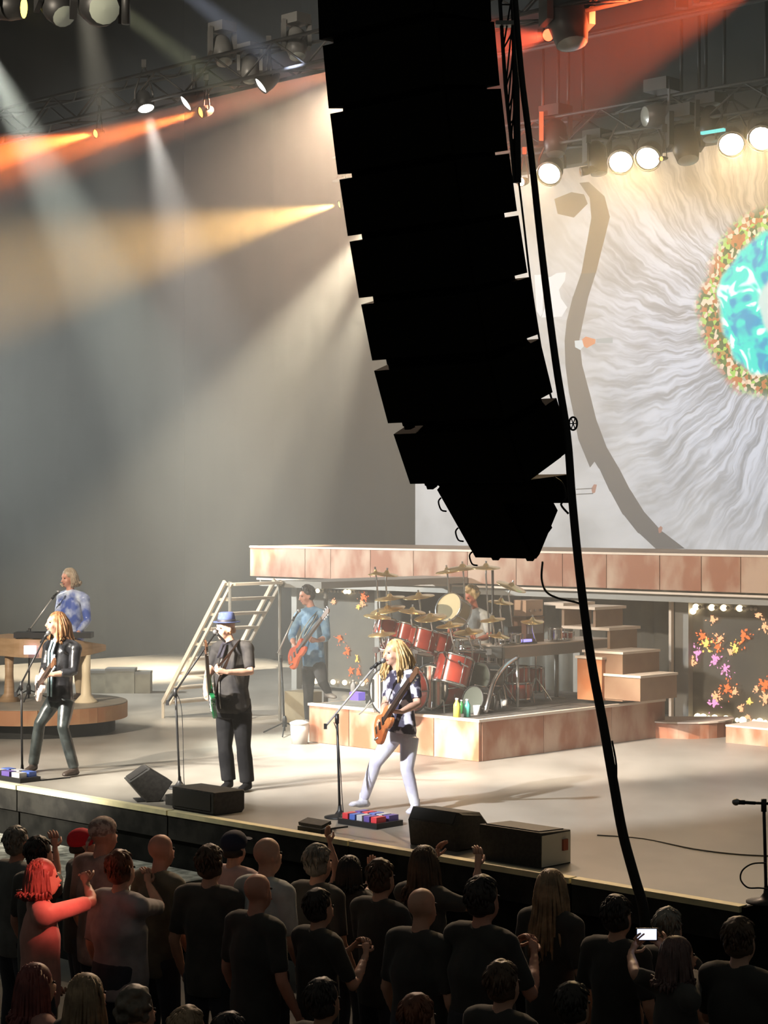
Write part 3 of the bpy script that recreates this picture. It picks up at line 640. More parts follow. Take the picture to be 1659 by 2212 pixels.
# moving heads hanging dark between the lamps
def mover(label, c, aim, k=1.0, lens=None, can=None, group='dark moving heads on the lamp truss'):
    c = Vector(c); d = Vector(aim).normalized(); can = can or M_can; s_ = d.cross(UP).normalized(); t = thing('hanging_moving_head', label, 'stage light', c, group)
    MB().box(c + UP * .32 * k, (.30 * k, .26 * k, .13 * k), (LV, VV, UP)).build('base', can, t)
    for q in (-1, 1): MB().box(c + s_ * q * .17 * k + UP * .12 * k, (.05 * k, .12 * k, .34 * k), (s_, d.cross(s_), UP)).build('yoke_arm', can, t)
    MB().lathe([(.07 * k, -.24 * k), (.13 * k, -.16 * k), (.14 * k, .06 * k), (.11 * k, .20 * k)], c, d, 14).build('head', can, t, True)
    MB().lathe([(.105 * k, .20 * k), (.06 * k, .215 * k), (0, .22 * k)], c, d, 14, cap=False).build('lens', lens or M_dull, t, True)
    return t
for x, y, k, lb, an in ((1200, 300, 1.15, 'dark moving head hanging nearest the speaker array', (0, -.3, -1)), (1290, 345, 1.0, 'dark moving head hanging between the orange lamp and the second glaring lamp', (.1, -.2, -1)), (1430, 250, 1.2, 'pale grey moving head turned sideways high on the lamp truss', (-1, -.3, -.1)),
                         (1480, 310, 1.25, 'large dark moving head hanging below the truss left of the fourth glaring lamp', (.1, -.4, -1)), (1535, 270, 1.0, 'dark moving head tucked under the truss beside the turquoise bar', (0, -.3, -1))):
    a = LB(x, b2 - .1); mover(lb, S(a, b2 - .1, ZAT(a, b2 - .1, y)), an, k, can=M_can2 if 'pale' in lb else M_can)
a = LB(1540, b2 - .35); tag(MB().box(S(a, b2 - .35, ZAT(a, b2 - .35, 284)), (.34, .05, .035), (LV, VV, UP)).build('hanging_light_bar', flat('turquoise_bar', (.15, .75, .72), 1.2)), 'short turquoise light bar under the lamp truss', 'light bar')
# downstage truss lamps at the upper far side
def at1(x, y, b=b1): a = LB(x, b); return S(a, b, ZAT(a, b, y))
for x, y, r, mt, lb, aim, pw, lc, ap, an in (
    (316, 236, .115, M_wht, 'white glowing lamp beside two thin lit lamps on the far truss', (-.25, -.8, -.45), 5000, (1, .95, .88), (420, 640), 26),
    (400, 224, .115, M_wht, 'thin lit lamp seen nearly edge on between the white and orange lamps', (-.72, -.25, -.6), 0, None, None, 0),
    (562, 186, .115, M_wht, 'thin slanting lit lamp nearest the speaker array on the far truss', (-.72, -.2, -.62), 0, None, None, 0),
    (205, 289, .06, M_org, 'orange lamp throwing a beam at the far left of the truss', (-.92, -.35, -.12), 48000, (1, .17, .03), (0, 331), 20),
    (432, 243, .075, M_org, 'orange lamp throwing a beam beside the white lamps', (-.92, -.35, -.16), 48000, (1, .20, .04), (90, 335), 15),
    (732, 442, .06, M_yel, 'yellow lamp half hidden behind the speaker array', (-.9, -.4, -.15), 38000, (1, .56, .17), (60, 590), 27),
    (1183, 76, .07, M_redl, 'red lamp on the far truss to the right of the array', (-.93, -.3, -.1), 1600, (1, .10, .04), (1090, 95), 24)):
    q = at1(x, y, b1 - .15 if x != 732 else 6.6)
    lamp('hanging_spotlight', lb, q, aim, r, mt, r * 2.4, pw, lc or (1, 1, 1), an or 20, 1.0, aimpt=P(ap[0], ap[1], q.y - 1.0) if ap else None, rim=False)
for x, y, lb, an, k in ((480, 110, 'dim moving head on the far truss left of the array, highest', (.2, -.5, -1), .9), (640, 95, 'dim moving head on the far truss touching the array', (.1, -.4, -1), .9), (540, 150, 'dim moving head on the far truss between the thin lamps', (0, -.4, -1), .8),
                        (1225, 40, 'red lit moving head on the far truss right of the array', (.15, -.3, -1), 1.5)):
    mover(lb, at1(x, y), an, k, can=M_can2, group='moving heads on the far truss')
# near truss, upper left corner of the view
truss('hanging_truss', 'dark near truss carrying moving heads at the upper left', S(4.0, .55, 10.0), S(14, .55, 10.0))
def at0(x, y): a = LB(x, .5); return S(a, .5, ZAT(a, .5, y))
mover('near moving head with a yellow lens in the upper left corner', at0(10, 14), (1, -.15, -.1), 1.1, M_yel, group='moving heads on the near truss')
mover('near dark moving head with a pale lens pointing down', at0(120, 10), (.5, -.6, -.7), 1.2, M_glow, group='moving heads on the near truss')
mover('near moving head with a wide pale green face', at0(212, 12), (.35, -.9, -.35), 1.5, M_glow, group='moving heads on the near truss')
tag(MB().tube([at0(272, -60), at0(272, 52)], .045, 8).build('hanging_pipe', M_can, None, True, loc=at0(272, 52)), 'short dark pipe hanging at the upper left beside the pale green lamp', 'pipe')

# beams whose lamps hang behind the array or above the frame, and the added fills
for nm, p0, p1, w, c, an, bl in (BEAMS):
    spot(nm, p0 if isinstance(p0, Vector) else P(*p0), p1 if isinstance(p1, Vector) else P(*p1), w, c, an, bl, .08)

# ------------------------------------------------------------------ theatrical haze over the stage
hz = tag(MB().sbox(-4, W + .02, .12, 13.58, ST + .03, 13.5).build('haze', None), 'thin theatrical haze filling the air above the stage', 'haze', None, 'stuff')
hm = bpy.data.materials.new('stage_haze'); hm.use_nodes = True; nt = hm.node_tree; nt.nodes.clear()
vo = nt.nodes.new('ShaderNodeVolumeScatter'); vo.inputs['Density'].default_value = HAZE; vo.inputs['Anisotropy'].default_value = 0.5; vo.inputs['Color'].default_value = (.97, .98, .95, 1)
oo = nt.nodes.new('ShaderNodeOutputMaterial'); nt.links.new(vo.outputs[0], oo.inputs['Volume']); hz.data.materials.clear(); hz.data.materials.append(hm)
hm.cycles.homogeneous_volume = True
# ================================================================== monitors, stands, drums, guitars
M_mon = mat('monitor_black', (.03, .029, .026), (.045, .042, .038), rough=.75, scale=30)
M_mong = mat('monitor_grille', (.03, .028, .026), rough=.6)
M_chrome = mat('chrome', (.75, .75, .76), rough=.18, metal=1.0)
M_mic = mat('mic_grille', (.35, .35, .36), rough=.35, metal=.7)
EX, EY = Vector((1, 0, 0)), Vector((0, 1, 0))
def wedge(label, prof, o, X, N, w, bev=.012):
    t = thing('stage_monitor', label, 'stage monitor', o, 'floor monitors along the stage lip')
    b = MB().prism(prof, o, X, UP, N, 0, w, 0, bev).build('cabinet', M_mon, t)
    # a handle cup on the end and a strip along the foot
    cx_ = sum(p[0] for p in prof) / len(prof); cz_ = sum(p[1] for p in prof) / len(prof); hi = max(p[1] for p in prof)
    q = Vector(o) + X * cx_ + UP * cz_ + N * (w + .002)
    MB().lathe([(.055, -.002), (.055, .004), (.045, .006), (.0, .002)], q, N, 14).build('handle_cup', M_mong, t, True)
    x0, x1 = min(p[0] for p in prof), max(p[0] for p in prof)
    MB().box(Vector(o) + X * ((x0 + x1) / 2) + N * (w * .5) + UP * .004, ((x1 - x0) * .6, w * .8, .008), (X, N, UP)).build('foot', M_black, t)
    # grille: sits on the sloping face that looks at the player
    (ax_, az_), (bx_, bz_) = prof[-2], prof[-1]
    d_ = (X * (bx_ - ax_) + UP * (bz_ - az_)); l_ = d_.length; d_.normalize(); n_ = d_.cross(N).normalized(); c_ = Vector(o) + X * ((ax_ + bx_) / 2) + UP * ((az_ + bz_) / 2) + N * (w / 2)
    if n_.dot(c_ - (Vector(o) + X * cx_ + UP * cz_ + N * w / 2)) < 0: n_ = -n_
    MB().box(c_ + n_ * .004, (l_ * .8, w * .86, .008), (d_, N, n_)).build('grille', M_mong, t)
    return t
# profile runs towards upstage (X = VV); the long side lies along the stage front
g = G(462, 1763); wedge('low black monitor wedge in front of the bassist in the blue hat', [(.02, 0), (.36, 0), (.39, .03), (.39, .205), (.36, .215), (0, .22), (0, .02)], g - UP * 0, VV, LV, .62)
g = G(330, 1733); X_ = Vector((.96, .28, 0)); N_ = Vector((-.28, .96, 0))
wedge('small black monitor tipped on its edge, left of the low wedge', [(-.06, 0), (.07, 0), (.20, .19), (-.03, .335), (-.235, .205)], g, X_, N_, .34)
g = G(985, 1842); wedge('rounded black monitor wedge in front of the guitarist in silver trousers', [(0, 0), (.50, 0), (.52, .06), (.30, .30), (.03, .325), (-.03, .22)], g + VV * .03, VV, LV, .58, .03)
g = G(1168, 1877); mm = wedge('long black monitor box at the stage lip with a grey end coloured as lit', [(0, 0), (.38, 0), (.38, .27), (0, .285)], g, VV, LV, .66, .006)
MB().box(g + VV * .19 - LV * .003 + UP * .135, (.36, .006, .25), (VV, LV, UP)).build('end_panel', mat('grey_lit_end_tone', (.75, .72, .62), rough=.6), mm)  # grey end made paler, side light put into its colour
MB().box(g + VV * .29 - LV * .012 + UP * .16, (.06, .02, .09), (VV, LV, UP)).build('connector', mat('red_connector', (.35, .06, .02), rough=.4), mm)
g = G(372, 1742); tag(MB().box(g + UP * .05 + VV * .10, (.28, .14, .10), (LV, VV, UP)).build('small_amp_box', M_mon, None, loc=g), 'small black box between the tipped monitor and the low wedge', 'box')

def microphone(tip, d, label, group='microphones on stands'):
    d = Vector(d).normalized(); t = thing('microphone', label, 'microphone', tip, group)
    MB().lathe([(.004, -.17), (.012, -.16), (.013, -.06), (.019, -.045)], tip, d, 10).build('body', M_black, t, True)
    MB().ell(Vector(tip) - d * .022, (.026, .026, .028), (perp(d), d.cross(perp(d)), d), 10, 8).build('grille', M_mic, t, True)
    return t
def mic_stand(base, top, end, tail, label, tripod=False, mic=None, pole_r=.012, bm=None):
    """round-based or tripod stand: pole from base to top, boom from tail through top to end"""
    t = thing('mic_stand', label, 'mic stand', base, 'microphone stands'); base, top, end, tail = map(Vector, (base, top, end, tail))
    if tripod:
        for k in range(3):
            an = k * 2.09 + .5; MB().tube([base + UP * .16, base + Vector((.33 * math.cos(an), .33 * math.sin(an), .012))], .009, 6).build('leg', M_black, t)
        MB().lathe([(.03, .10), (.03, .2), (.015, .24)], base, UP, 10).build('hub', M_black, t, True)
    else:
        MB().lathe([(.145, 0), (.145, .012), (.05, .03), (.02, .07), (.015, .12)], base, UP, 20).build('base', M_black, t, True)
    MB().tube([base + UP * .05, top], pole_r, 8).build('pole', M_black, t, True)
    MB().lathe([(.02, -.06), (.02, .03)], top, UP, 10).build('clutch', M_black, t, True)
    MB().tube([tail, end], .010, 8).build('boom', bm or M_black, t, True)
    MB().box(tail, (.03, .03, .05)).build('counterweight', M_black, t)
    d = (end - tail).normalized()
    MB().tube([end - d * .03, end + d * .03], .017, 8).build('clip', M_black, t, True)
    if mic: microphone(end + d * .15 if mic is True else Vector(mic), d if mic is True else (Vector(mic) - end), label.replace(' stand of', ' microphone of').replace('mic stand', 'stand microphone').replace('boom mic ', '').replace('tripod mic ', ''))
    return t
M_whiteboom = mat('pale_boom', (.62, .60, .58), rough=.3, metal=.5)
Yl = 20.95
mic_stand(G(48, 1676), P(46, 1478, Yl), P(98, 1375, Yl), P(34, 1500, Yl), 'black boom mic stand of the guitarist in black leather', mic=P(107, 1364, Yl - .02))
Yh = 19.95
mic_stand(G(388, 1702), P(379, 1492, Yh), P(466, 1366, Yh), P(362, 1518, Yh), 'black boom mic stand of the bassist in the blue hat', mic=P(462, 1362, Yh))
Yf = 18.25
mic_stand(G(734, 1766), P(728, 1549, Yf), P(812, 1437, Yf), P(703, 1569, Yf), 'black boom mic stand of the guitarist in silver trousers', mic=P(832, 1424, Yf), bm=M_whiteboom)
Yr = 25.5
mic_stand(P(615, 1587, 25.1), P(607, 1420, Yr), P(634, 1337, Yr), P(598, 1415, Yr), 'tripod mic stand of the guitarist in the blue jacket', True, mic=P(648, 1316, Yr), bm=M_whiteboom)
mic_stand(P(62, 1516, 25.75), P(64, 1362, 25.7), P(115, 1290, 25.7), P(60, 1366, 25.7), 'boom mic stand of the keyboard player', True, mic=P(128, 1276, 25.65), bm=M_whiteboom)
Yn = 13.98
ms = mic_stand(P(1655, 1950, Yn + .1), P(1650, 1735, Yn), P(1600, 1733, Yn), P(1680, 1737, Yn), 'black mic stand alone at the near corner of the stage', mic=P(1583, 1732, Yn))
cable('mic_cable', [(1655, 1864), (1625, 1866), (1604, 1880), (1600, 1900), (1615, 1917), (1640, 1918), (1658, 1920)], .006, 'black cable curl hanging on the lone mic stand', Yn - .04)
cable('stage_cable', [(1290, 1804, 17.28), (1390, 1812, 17.1), (1500, 1834, 16.56), (1600, 1846, 16.3), (1700, 1850, 16.2)], .006, 'thin cable lying across the bright stage floor')
for (x0, y0, x1, y1, Y, lb) in ((393, 1510, 397, 1698, 19.95, 'thin cable hanging down the stand of the hat bassist'), (731, 1570, 740, 1758, 18.25, 'thin cable hanging down the stand of the silver trousered guitarist')):
    cable('mic_cable', [(x0 - 10, y0 - 10), (x0, y0 + 30), (x1, y1 - 20), (x1 + 3, y1)], .004, lb, Y)
# pedals and floor clutter
M_ped = [mat('pedal_red', (.6, .05, .06), rough=.4), mat('pedal_violet', (.12, .08, .30), rough=.4), mat('pedal_grey', (.45, .45, .47), rough=.4), mat('pedal_blue', (.08, .14, .45), rough=.4)]
def pedalboard(px, py, label, w=.62, d=.30, cols=(0, 1, 2, 3, 0)):
    g = G(px, py); t = thing('pedalboard', label, 'pedalboard', g)
    MB().box(g + UP * .025, (w, d, .05), (LV, VV, UP)).build('board', M_black, t)
    for i, k in enumerate(cols):
        for j in range(2):
            q = g + LV * ((i + .5) / len(cols) - .5) * w * .92 + VV * (j - .5) * d * .48 + UP * .075
            MB().box(q, (w / len(cols) * .7, d * .36, .05), (LV, VV, UP)).build('pedal', M_ped[(k + j) % 4], t)
    return t
pedalboard(800, 1781, 'cluttered pedalboard at the feet of the guitarist in silver trousers', .50, .34)
pedalboard(30, 1684, 'dark pedalboard at the feet of the guitarist in black leather', .6, .26, (2, 1, 2))
g = G(680, 1796); vp = thing('volume_pedal', 'black rocker pedal at the stage lip beside the mic stand base', 'pedal', g)
MB().box(g + UP * .02, (.30, .14, .04), (LV, VV, UP)).build('base', M_black, vp); MB().box(g + UP * .075, (.30, .12, .03), (LV, (VV + UP * .25).normalized(), (UP - VV * .25).normalized())).build('treadle', M_mon, vp)
for x0, y0, x1, y1, lb in ((655, 1800, 760, 1786, 'black cable lying from the rocker pedal to the pedalboard'), (60, 1690, 160, 1680, 'black cable lying beside the dark pedalboard')):
    mb = MB(); p0, p1 = G(x0, y0) + UP * .008, G(x1, y1) + UP * .008; pts = [p0.lerp(p1, i / 5) + VV * (.05 * math.sin(i * 2.2)) for i in range(6)]
    tag(mb.tube(smoothpath(pts, 4), .008, 6).build('floor_cable', M_cable, None, True, loc=p0), lb, 'cable')
def bottle(base, h, r, color, label, cap=(.9, .9, .9), em=0):
    t = thing('bottle', label, 'bottle', base, 'bottles on the drum riser')
    MB().lathe([(r, 0), (r, h * .62), (r * .85, h * .72), (r * .4, h * .84), (r * .4, h * .9)], base, UP, 14).build('body', mat('bottle_%.2f%.2f%.2f' % color, color, rough=.25), t, True)
    MB().lathe([(r * .45, h * .9), (r * .45, h)], base, UP, 12).build('cap', mat('bottle_cap', cap, rough=.4), t, True)
RD = RZ - .004
def RG_(px, py): return G(px, py, RD)
bottle(RG_(987, 1551), .23, .042, (.75, .72, .10), 'yellow bottle on the front corner of the drum riser')
bottle(RG_(1009, 1549), .21, .04, (.10, .62, .48), 'turquoise bottle on the front corner of the drum riser')
bottle(RG_(997, 1541), .16, .03, (.03, .20, .05), 'dark green bottle standing between the yellow and turquoise bottles')
bottle(RG_(763, 1502), .20, .036, (.72, .76, .80), 'clear water bottle on the riser behind the mic stand')
for i, (x, y) in enumerate(((1030, 1544), (1046, 1540), (1070, 1534), (1089, 1530))):
    q = RG_(x, y); tag(MB().lathe([(.035, 0), (.045, .11), (.04, .11), (.032, .01)], q, UP, 12).build('paper_cup', mat('white_cup', (.8, .8, .8), rough=.5), None, True, loc=q), 'white cup on the riser edge, %s to the right of the bottles' % ords[i], 'cup', 'cups on the riser edge')
q = G(647, 1606); bk = thing('bucket', 'white bucket on the floor beside the drum riser', 'bucket', q)
MB().lathe([(.10, 0), (.115, .24), (.11, .24), (.095, .02)], q, UP, 18).build('pail', mat('white_plastic', (.75, .74, .72), rough=.5), bk, True)
MB().lathe([(.12, .235), (.12, .26), (.05, .285), (0, .29)], q, UP, 18).build('lid', mat('white_plastic', (.75, .74, .72)), bk, True)
q = RG_(772, 1512); tag(MB().box(q + UP * .05, (.16, .12, .10), (LV, VV, UP)).build('effects_box', mat('violet_box', (.10, .06, .30), rough=.4, emit=.6, ec=(.3, .2, 1)), None, loc=q), 'small violet lit box on the riser deck', 'box')
q = P(655, 1500, 26.6); q.z = ST; tag(MB().box(q + UP * .21, (.42, .3, .42), (LV, VV, UP)).build('road_case', mat('beige_case', (.42, .36, .24), (.36, .30, .2), rough=.6, scale=5), None, loc=q), 'beige case behind the guitarist in the blue jacket', 'case')
for x, y, s_, lb in ((262, 1470, .35, 'dim pale equipment case far upstage beside the stair'), (300, 1440, .3, 'dim equipment case deep upstage near the stair foot'), (205, 1500, .32, 'dim low case upstage of the round platform')):
    q = P(x, y, 31); q.z = ST; t = thing('equipment_case', lb, 'case', q, 'cases in the dark upstage')
    MB().box(q + UP * s_ * .5, (s_ * 1.3, s_, s_)).build('case_body', mat('dull_case', (.30, .28, .22), (.4, .38, .3), rough=.6, scale=5), t); MB().box(q + UP * (s_ + .02), (s_ * 1.32, s_ * 1.02, .04)).build('lid', M_steel, t)

# ------------------------------------------------------------------ drums
M_red = mat('red_lacquer', (.36, .035, .022), (.50, .07, .04), rough=.22, scale=3, coat=.6)
M_skin = mat('drum_head_white', (.80, .76, .68), rough=.5)
M_cream = mat('drum_head_cream', (.78, .68, .42), rough=.5)
M_brass = mat('cymbal_bronze', (.80, .52, .22), (.9, .68, .36), rough=.25, metal=.9, scale=8)
M_salmon = mat('salmon_stripe', (.75, .33, .24), rough=.4)
def drum(name, label, c, axis, r, depth, shell=None, head=None, hoop=None, lugs=6, group='drums of the kit', back=True):
    c = Vector(c); ax = Vector(axis).normalized(); t = thing(name, label, 'drum', c, group); u = perp(ax); w = ax.cross(u)
    MB().lathe([(r, -depth), (r, 0)], c, ax, 24, cap=False).build('shell', shell or M_red, t, True)
    for h in (0, -depth): MB().lathe([(r * .98, h - .012), (r * 1.05, h - .012), (r * 1.05, h + .014), (r * .98, h + .014)], c, ax, 24, cap=False).build('hoop', hoop or M_chrome, t, True)
    MB().lathe([(r * .99, .004), (r * .6, .006), (0, .007)], c, ax, 24, cap=False).build('head', head or M_skin, t, True)
    MB().lathe([(r * .99, -depth - .004), (0, -depth - .005)], c, ax, 24, cap=False).build('rear_head', M_skin, t, True)
    for i in range(lugs):
        an = 2 * math.pi * i / lugs; d = u * math.cos(an) + w * math.sin(an)
        MB().tube([c + d * (r + .018) + ax * .005, c + d * (r + .018) - ax * (depth + .005)], .008, 5).build('lug', M_chrome, t, True)
    return t
FD = -VV                                                          # the kit looks at the audience
def kick(px, py, Y, label, r=.27):
    c = P(px, py, Y); c.z = RD + r * 1.05
    t = drum('bass_drum', label, c, FD, r, .42, hoop=M_black, lugs=8)
    u = perp(FD); w = FD.cross(u); s_ = -LV
    for k in range(-3, 4):
        x = k * r * .26; hh = math.sqrt(max(0, (r * .93) ** 2 - x * x))
        MB().box(c + s_ * x + FD * .013, (r * .13, hh * 1.96, .006), (s_, UP, FD)).build('stripe', M_salmon if k % 2 == 0 else M_black, t)
    for q in (-1, 1): MB().tube([c + s_ * q * r * .8 - UP * r * .5, c + s_ * q * r * 1.25 - UP * (r * 1.05) + FD * .12], .009, 5).build('spur', M_chrome, t)
kick(835, 1470, 22.9, 'striped bass drum on the left, half behind the blonde guitarist'); kick(930, 1466, 23.5, 'striped bass drum in the middle of the kit', .27)
def pd(px, py, Y): return P(px, py, Y)
tilt = (FD * -.35 + UP).normalized()
for px, py, Y, r, dep, lb in ((842, 1342, 23.9, .15, .20, 'red rack tom at the left end of the kit under a bronze cymbal'), (880, 1352, 23.8, .16, .22, 'red rack tom behind the head of the blonde guitarist'), (917, 1364, 23.7, .18, .26, 'wide red rack tom in the middle of the kit'), (951, 1372, 23.8, .17, .24, 'red rack tom right of the widest one'),
                              (985, 1420, 23.5, .21, .34, 'red floor tom above the bottles'), (862, 1385, 23.4, .15, .2, 'small red tom low behind the blonde hair'), (1020, 1405, 24.4, .18, .28, 'red floor tom in front of the drummer')):
    drum('tom_drum', lb, pd(px, py, Y), tilt, r, dep)
drum('gong_drum', 'large cream headed drum beside the drummer', pd(969, 1312, 24.6), (FD * .9 + UP * .35 + Vector((.1, 0, 0))), .19, .22, mat('cream_shell', (.6, .5, .3), rough=.4), M_cream)
drum('snare_drum', 'steel snare drum in front of the drummer', pd(1005, 1382, 24.5), UP, .17, .14, M_chrome)
drum('dark_drum', 'dark round drum below the floor tom', pd(1036, 1462, 23.6), (FD + UP * .1), .17, .25, M_black, mat('dark_head', (.05, .06, .05), rough=.4), M_black)
drum('practice_drum', 'dark drum lying low near the bottles', pd(1022, 1512, 23.2), (FD + UP * .2), .16, .22, M_black, mat('dark_head', (.05, .06, .05)), M_black)
def cymbal(px, py, Y, r, label, tlt=(0, 0, 1), stand=True, base=None, m=M_brass):
    c = P(px, py, Y); n_ = Vector(tlt).normalized(); t = thing('cymbal_stand' if stand else 'cymbal', label, 'cymbal', (c.x, c.y, RD) if stand else c, 'cymbals of the kit')
    MB().lathe([(r, 0), (r * .96, .006), (r * .3, .025), (r * .22, .03), (r * .14, .055), (.01, .062)], c, n_, 24).build('cymbal_plate', m, t, True)
    MB().lathe([(.012, .05), (.012, .09)], c, n_, 8).build('wing_nut', M_chrome, t)
    if stand:
        b = Vector((c.x + .05, c.y + .1, RD)); MB().tube([c + n_ * .05, c - n_ * .1, b + UP * .75, b + UP * .1], .011, 6).build('pole', M_chrome, t, True)
        for k in range(3):
            an = k * 2.09 + R.random(); MB().tube([b + UP * .3, b + Vector((.2 * math.cos(an), .2 * math.sin(an), .01))], .008, 5).build('leg', M_chrome, t)
    return t
ti = (-.12, -.10, 1); tb = (.10, -.12, 1)
for i, (px, py, Y, r, tl, lb) in enumerate(((812, 1240, 24.3, .10, ti, 'small bronze cymbal highest at the left of the kit'), (835, 1242, 24.6, .15, tb, 'bronze cymbal high at the left beside the smallest one'), (842, 1293, 24.0, .19, ti, 'bronze crash cymbal left of the cream drum'), (905, 1290, 24.3, .20, ti, 'bronze crash cymbal between the toms and the cream drum'),
    (815, 1333, 23.6, .17, tb, 'bronze cymbal at the far left end of the kit'), (838, 1318, 23.9, .22, (-.2, -.15, 1), 'wide bronze cymbal over the left rack toms'), (825, 1371, 23.2, .17, ti, 'low bronze cymbal above the left bass drum'), (890, 1322, 23.6, .17, tb, 'bronze cymbal over the middle rack toms'),
    (930, 1335, 23.5, .20, (-.12, -.2, 1), 'bronze ride cymbal in front of the cream drum'), (972, 1352, 23.4, .17, ti, 'bronze cymbal below the cream drum'), (1000, 1228, 24.6, .22, (-.1, -.12, 1), 'bronze crash cymbal above the drummer'), (966, 1236, 24.8, .15, ti, 'small bronze cymbal high behind the crash'), (1050, 1227, 24.3, .18, (0, -.12, 1), 'bronze cymbal on the tall pole right of the drummer'),
    (1104, 1268, 24.9, .20, (.35, -.2, 1), 'upturned bronze cymbal at the right end of the kit'), (1082, 1302, 24.4, .16, tb, 'dim bronze cymbal beside the shoulder of the drummer'), (1064, 1340, 24.0, .16, ti, 'bronze cymbal at the right elbow of the drummer'), (1012, 1366, 23.6, .18, (-.1, -.15, 1), 'bronze cymbal in front of the drummer'), (1078, 1375, 23.9, .14, tb, 'small bronze cymbal low at the right of the kit'))):
    cymbal(px, py, Y, r, lb, tl)
rk = thing('drum_rack', 'curved chrome rack tube sweeping round the right of the kit', 'drum rack', RG_(1049, 1540))
pts = [P(1049, 1538, 23.0), P(1056, 1510, 23.05), P(1068, 1470, 23.2), P(1090, 1440, 23.5), P(1118, 1420, 23.9)]
MB().tube(smoothpath(pts, 4), .028, 8).build('curved_tube', M_chrome, rk, True)
q = P(1118, 1420, 23.9); MB().tube([q, Vector((q.x, q.y, RD))], .02, 8).build('rack_leg', M_chrome, rk, True)
rk2 = thing('drum_rack', 'straight chrome rack bar behind the toms with clamps', 'drum rack', RG_(900, 1500))
p0, p1 = P(806, 1404, 23.3), P(1060, 1408, 23.9)
MB().tube([p0, p1], .022, 8).build('bar', M_chrome, rk2, True)
for t_ in (.02, .35, .7, .98):
    q = p0.lerp(p1, t_); MB().tube([q, Vector((q.x, q.y, RD))], .018, 8).build('rack_leg', M_chrome, rk2, True); MB().box(q, (.07, .06, .07)).build('clamp', M_chrome, rk2)
for t_ in [i / 13 for i in range(1, 13)]:
    q = p0.lerp(p1, t_); MB().tube([q, q + UP * .14 + FD * .05], .010, 6).build('tom_arm', M_chrome, rk2, True); MB().ell(q + UP * .03, (.028, .028, .03), n=8, m=6).build('clamp', M_chrome, rk2, True)
for i, (x, y, Y, dx, dy) in enumerate(((990, 1470, 23.0, -30, -60), (1042, 1500, 23.0, -50, -70), (1090, 1500, 23.4, 22, -55))):
    b = RG_(x + 4, 1525); t = thing('drum_mic_stand', 'short chrome mic stand among the drums, %s from the left' % ords[i], 'mic stand', b, 'short stands among the drums')
    MB().tube([b + UP * .02, b + UP * .36, P(x + dx, y + dy, Y)], .010, 6).build('pole', M_chrome, t, True)
    for k in range(3): MB().tube([b + UP * .12, b + Vector((.14 * math.cos(k * 2.1), .14 * math.sin(k * 2.1), .01))], .008, 5).build('leg', M_black, t)
    MB().lathe([(.008, -.1), (.018, 0), (.012, .02)], P(x + dx, y + dy, Y), (P(x + dx, y + dy, Y) - b), 8).build('mic_head', M_black, t)
cymbal_pole = thing('tall_pole', 'tall black pole rising through the kit beside the drummer', 'pole', RG_(1066, 1520))
q = RG_(1066, 1520); MB().tube([q, P(1064, 1232, 24.2)], .016, 8).build('pole', M_black, cymbal_pole, True); MB().lathe([(.16, 0), (.16, .015), (.02, .04)], q, UP, 16).build('base', M_black, cymbal_pole, True)
# clutter under and on the gear shelf
for x, y, Y, r, lb in ((1118, 1440, 24.6, .13, 'red hand drum under the gear shelf'), (1120, 1475, 24.5, .15, 'bronze drum standing low under the gear shelf'), (1152, 1442, 25.0, .12, 'small red drum further back under the gear shelf')):
    c = P(x, y, Y); c2 = Vector((c.x, c.y, RD)); t = drum('hand_drum', lb, c, UP, r, min(.3, c.z - RD - .02) if y < 1460 else .2, group='hand drums under the shelf')
    for k in range(3): d = Vector((math.cos(k * 2.09), math.sin(k * 2.09), 0)) * r * 1.08; MB().tube([c + d, c2 + d * 1.2], .008, 5).build('leg', M_chrome, t)
def shelf_pt(px, t=.22): # a point on the shelf top under pixel column px
    k_ = (px - 1086) / (1318 - 1086); p_ = q0s.lerp(q1s, max(0, min(1, k_))) + nv * t; return Vector((p_.x, p_.y, zsh + .014))
q0s, q1s = P(1086, 1396, 24.0), P(1318, 1382, 25.6)
am = thing('amplifier', 'brown amplifier head with a pale top at the back of the gear shelf', 'amplifier', shelf_pt(1178, .3))
c = shelf_pt(1178, .3); MB().box(c + UP * .16, (.36, .22, .32), (dv, nv, UP)).build('cabinet', mat('brown_amp', (.16, .08, .05), rough=.6), am); MB().box(c + UP * .43, (.34, .2, .2), (dv, nv, UP)).build('head_unit', mat('tan_amp', (.62, .42, .30), rough=.5), am); MB().box(c + UP * .20 - nv * .115, (.30, .01, .18), (dv, nv, UP)).build('grille', mat('grey_cloth_grille', (.36, .32, .30), rough=.9), am)
for i in range(3): MB().lathe([(.02, 0), (.016, .02)], c + UP * .40 - nv * .10 + dv * (i - 1) * .1, -nv, 10).build('knob', M_chrome, am)
lt = thing('laptop', 'open laptop glowing blue on the gear shelf', 'laptop', shelf_pt(1148, .15)); c = shelf_pt(1148, .15)
MB().box(c + UP * .01, (.30, .2, .02), (dv, nv, UP)).build('keyboard_half', M_black, lt); MB().box(c + UP * .11 + nv * .12, (.30, .012, .2), (dv, nv, UP)).build('lid', M_black, lt); MB().box(c + UP * .035 - nv * .02, (.24, .04, .03), (dv, nv, UP)).build('screen_glow', flat('blue_glow', (.25, .22, 1), 2.5), lt)
for px, r, h, lb, mm_ in ((1128, .07, .11, 'small chrome drum at the near end of the gear shelf', M_chrome), (1214, .08, .14, 'chrome canister at the far end of the gear shelf', M_chrome), (1105, .06, .05, 'low black box drum beside the chrome drum on the shelf', M_black), (1238, .07, .09, 'little red drum at the far end of the shelf', M_red)):
    drum('shelf_drum', lb, shelf_pt(px, .12) + UP * (h + .018), UP, r, h, mm_, lugs=4, group='small drums on the gear shelf')
